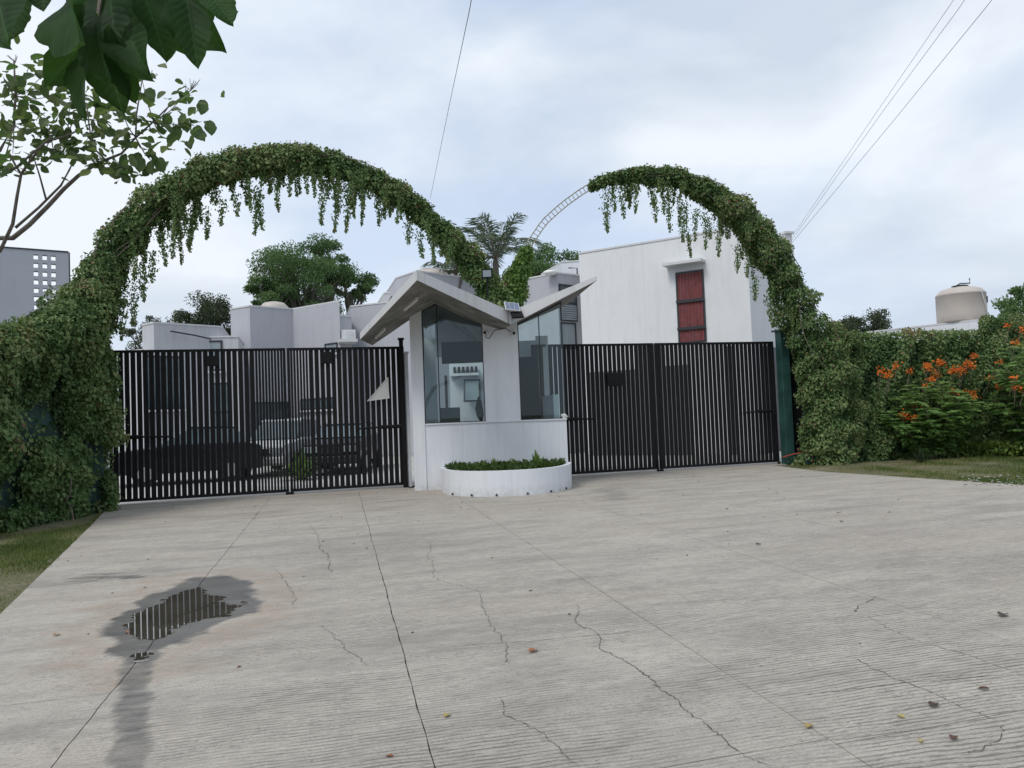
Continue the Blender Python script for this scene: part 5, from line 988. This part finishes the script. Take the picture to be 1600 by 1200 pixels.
for x, y in ((240, 272), (225, 268), (182, 274), (198, 262), (252, 268), (286, 205), (310, 218), (330, 210), (322, 178), (278, 218)):
    b0 = gd(x-3, y-22, TD); t0 = gd(x+r.normal()*4, y, TD-.05); put_leaf(mids[0], tb_, b0, t0, -F0+.4*r.normal(size=3), 1.0)
# fine twigs with pale buds at the tips
mb = MB()
for x, y, _ in tips:
    cand = [(165, 250), (212, 215), (240, 190), (24, 150), (22, 195), (105, 212), (80, 215), (142, 215), (60, 325)]; q = min(cand, key=lambda c_: (c_[0]-x)**2+(c_[1]-y)**2); mb.tube([gd(*q, TD), gd((q[0]+x)/2, (q[1]+y)/2+5, TD), gd(x, y, TD)], [.006, .005, .003], 4)
for x, y in ((222, 122), (290, 143), (235, 120), (298, 135), (24, 92)):
    for k in range(6): a = gd(x, y+6, TD); b = gd(x+r.normal()*9, y-6+r.normal()*4, TD); mb.tube([a, b], .003, 4)
o = mb.build('twig', 'bark', tb_); o['kind'] = 'stuff'
Lf = []
for x, y, m_ in tips:
    c = gd(x, y, TD+r.normal()*.3)
    for k in range(m_):
        me_ = mids[k % 4]; vv = np.array([q.co[:] for q in me_.vertices]); ff = np.array([p.vertices[:] for p in me_.polygons]); tf = np.concatenate([ff[:, [0, 1, 2]], ff[:, [0, 2, 3]]])
        y_ = unit(r.normal(size=3)*[1, 1, .5]-[0, 0, .3]); x_ = unit(np.cross(y_, unit(ZZ+r.normal(size=3)*.5))); z_ = np.cross(x_, y_); ln = .07+.055*r.random(); b0 = c+r.normal(size=3)*[.10, .15, .08]
        Lf.append((b0+(vv[:, :1]*x_+vv[:, 1:2]*y_+vv[:, 2:]*z_)*ln, tf, np.full(len(vv), r.random())))
v = merge(Lf); o = npmesh('crown', *v[:2], 'crownleaf', tb_, v[2]); o['kind'] = 'stuff'
# ================================================================== FALLEN LEAVES AND SPECKS
dl = leafmesh('fallen_leaf', 'deadleaf', 5, 6, .12, .8, .5, 30)
for px_, ang, ln, tnt, lab in (((827, 1021), .2, .17, .5, 'orange-brown fallen leaf in the middle of the paving'), ((85, 995), 1.0, .14, .75, 'small orange fallen leaf near the left edge'), ((1564, 965), .1, .22, .02, 'dark curled leaf near the right edge'), ((695, 1123), .6, .12, 1., 'yellowish fallen leaf at the bottom near the long joint'), ((1182, 852), 0, .16, .0, 'dark thin scrap right of the third joint'), ((1262, 1140), .4, .13, .9, 'yellow fallen leaf at the lower right joint'), ((1413, 1124), 1.2, .10, 1., 'pale yellow leaf right of the lower right joint'), ((1313, 816), .0, .14, .0, 'dark twig-like scrap on the far right paving'), ((1488, 1158), .2, .12, .1, 'dark leaf scrap in the lower right corner'), ((1546, 1079), 2., .11, .05, 'dark leaf sliver by the right frame edge'), ((1455, 1107), .1, .16, .02, 'long dark scrap by the lower right cracks'), ((1438, 1162), .3, .08, 1., 'small yellow leaf at the bottom right'), ((1336, 956), .3, .07, .0, 'dark bit at the end of the curved crack'), ((376, 944), .3, .14, .0, 'dark wet leaf at the right end of the puddle'), ((1156, 771), .3, .10, .0, 'dark scrap before the right gate')):
    me = dl.copy(); a = me.attributes.new('tint', 'FLOAT', 'POINT'); a.data.foreach_set('value', [tnt]*len(me.vertices)); o = bpy.data.objects.new('fallen_leaf', me); COL.objects.link(o); p = gz(*px_); ln *= .5; mz = min(v.co.z for v in me.vertices); o.location = (p[0], p[1], .004-mz*ln*.5); o.scale = (ln*.8, ln, ln*.5); o.rotation_euler = (0, 0, ang-1.2); tag(o, lab, 'leaf', 'fallen leaves on the paving')
r = np.random.default_rng(77); n = 420; X = -3+r.random(n)*14; Y_ = 3+14.5*r.random(n)**.6; P = np.c_[X, Y_, np.full(n, .006)]; V, T, t = leaves(P, r.normal(size=P.shape)*[1, 1, .0], np.tile([0, 0, 1.], (n, 1)), .012+.045*r.random(n)**3, .6, tint=r.random(n)*.5); o = npmesh('leaf_litter', V, T, 'deadleaf', None, t); tag(o, 'tiny dark specks of litter scattered over the paving', 'litter', kind='stuff')
mb = MB()
for a in ([(2.3, 17.0, .02), (2.45, 16.8, .04), (2.3, 16.6, .03)], [(2.35, 16.95, .03), (2.7, 16.75, .03)]): mb.tube(a, .018, 5)
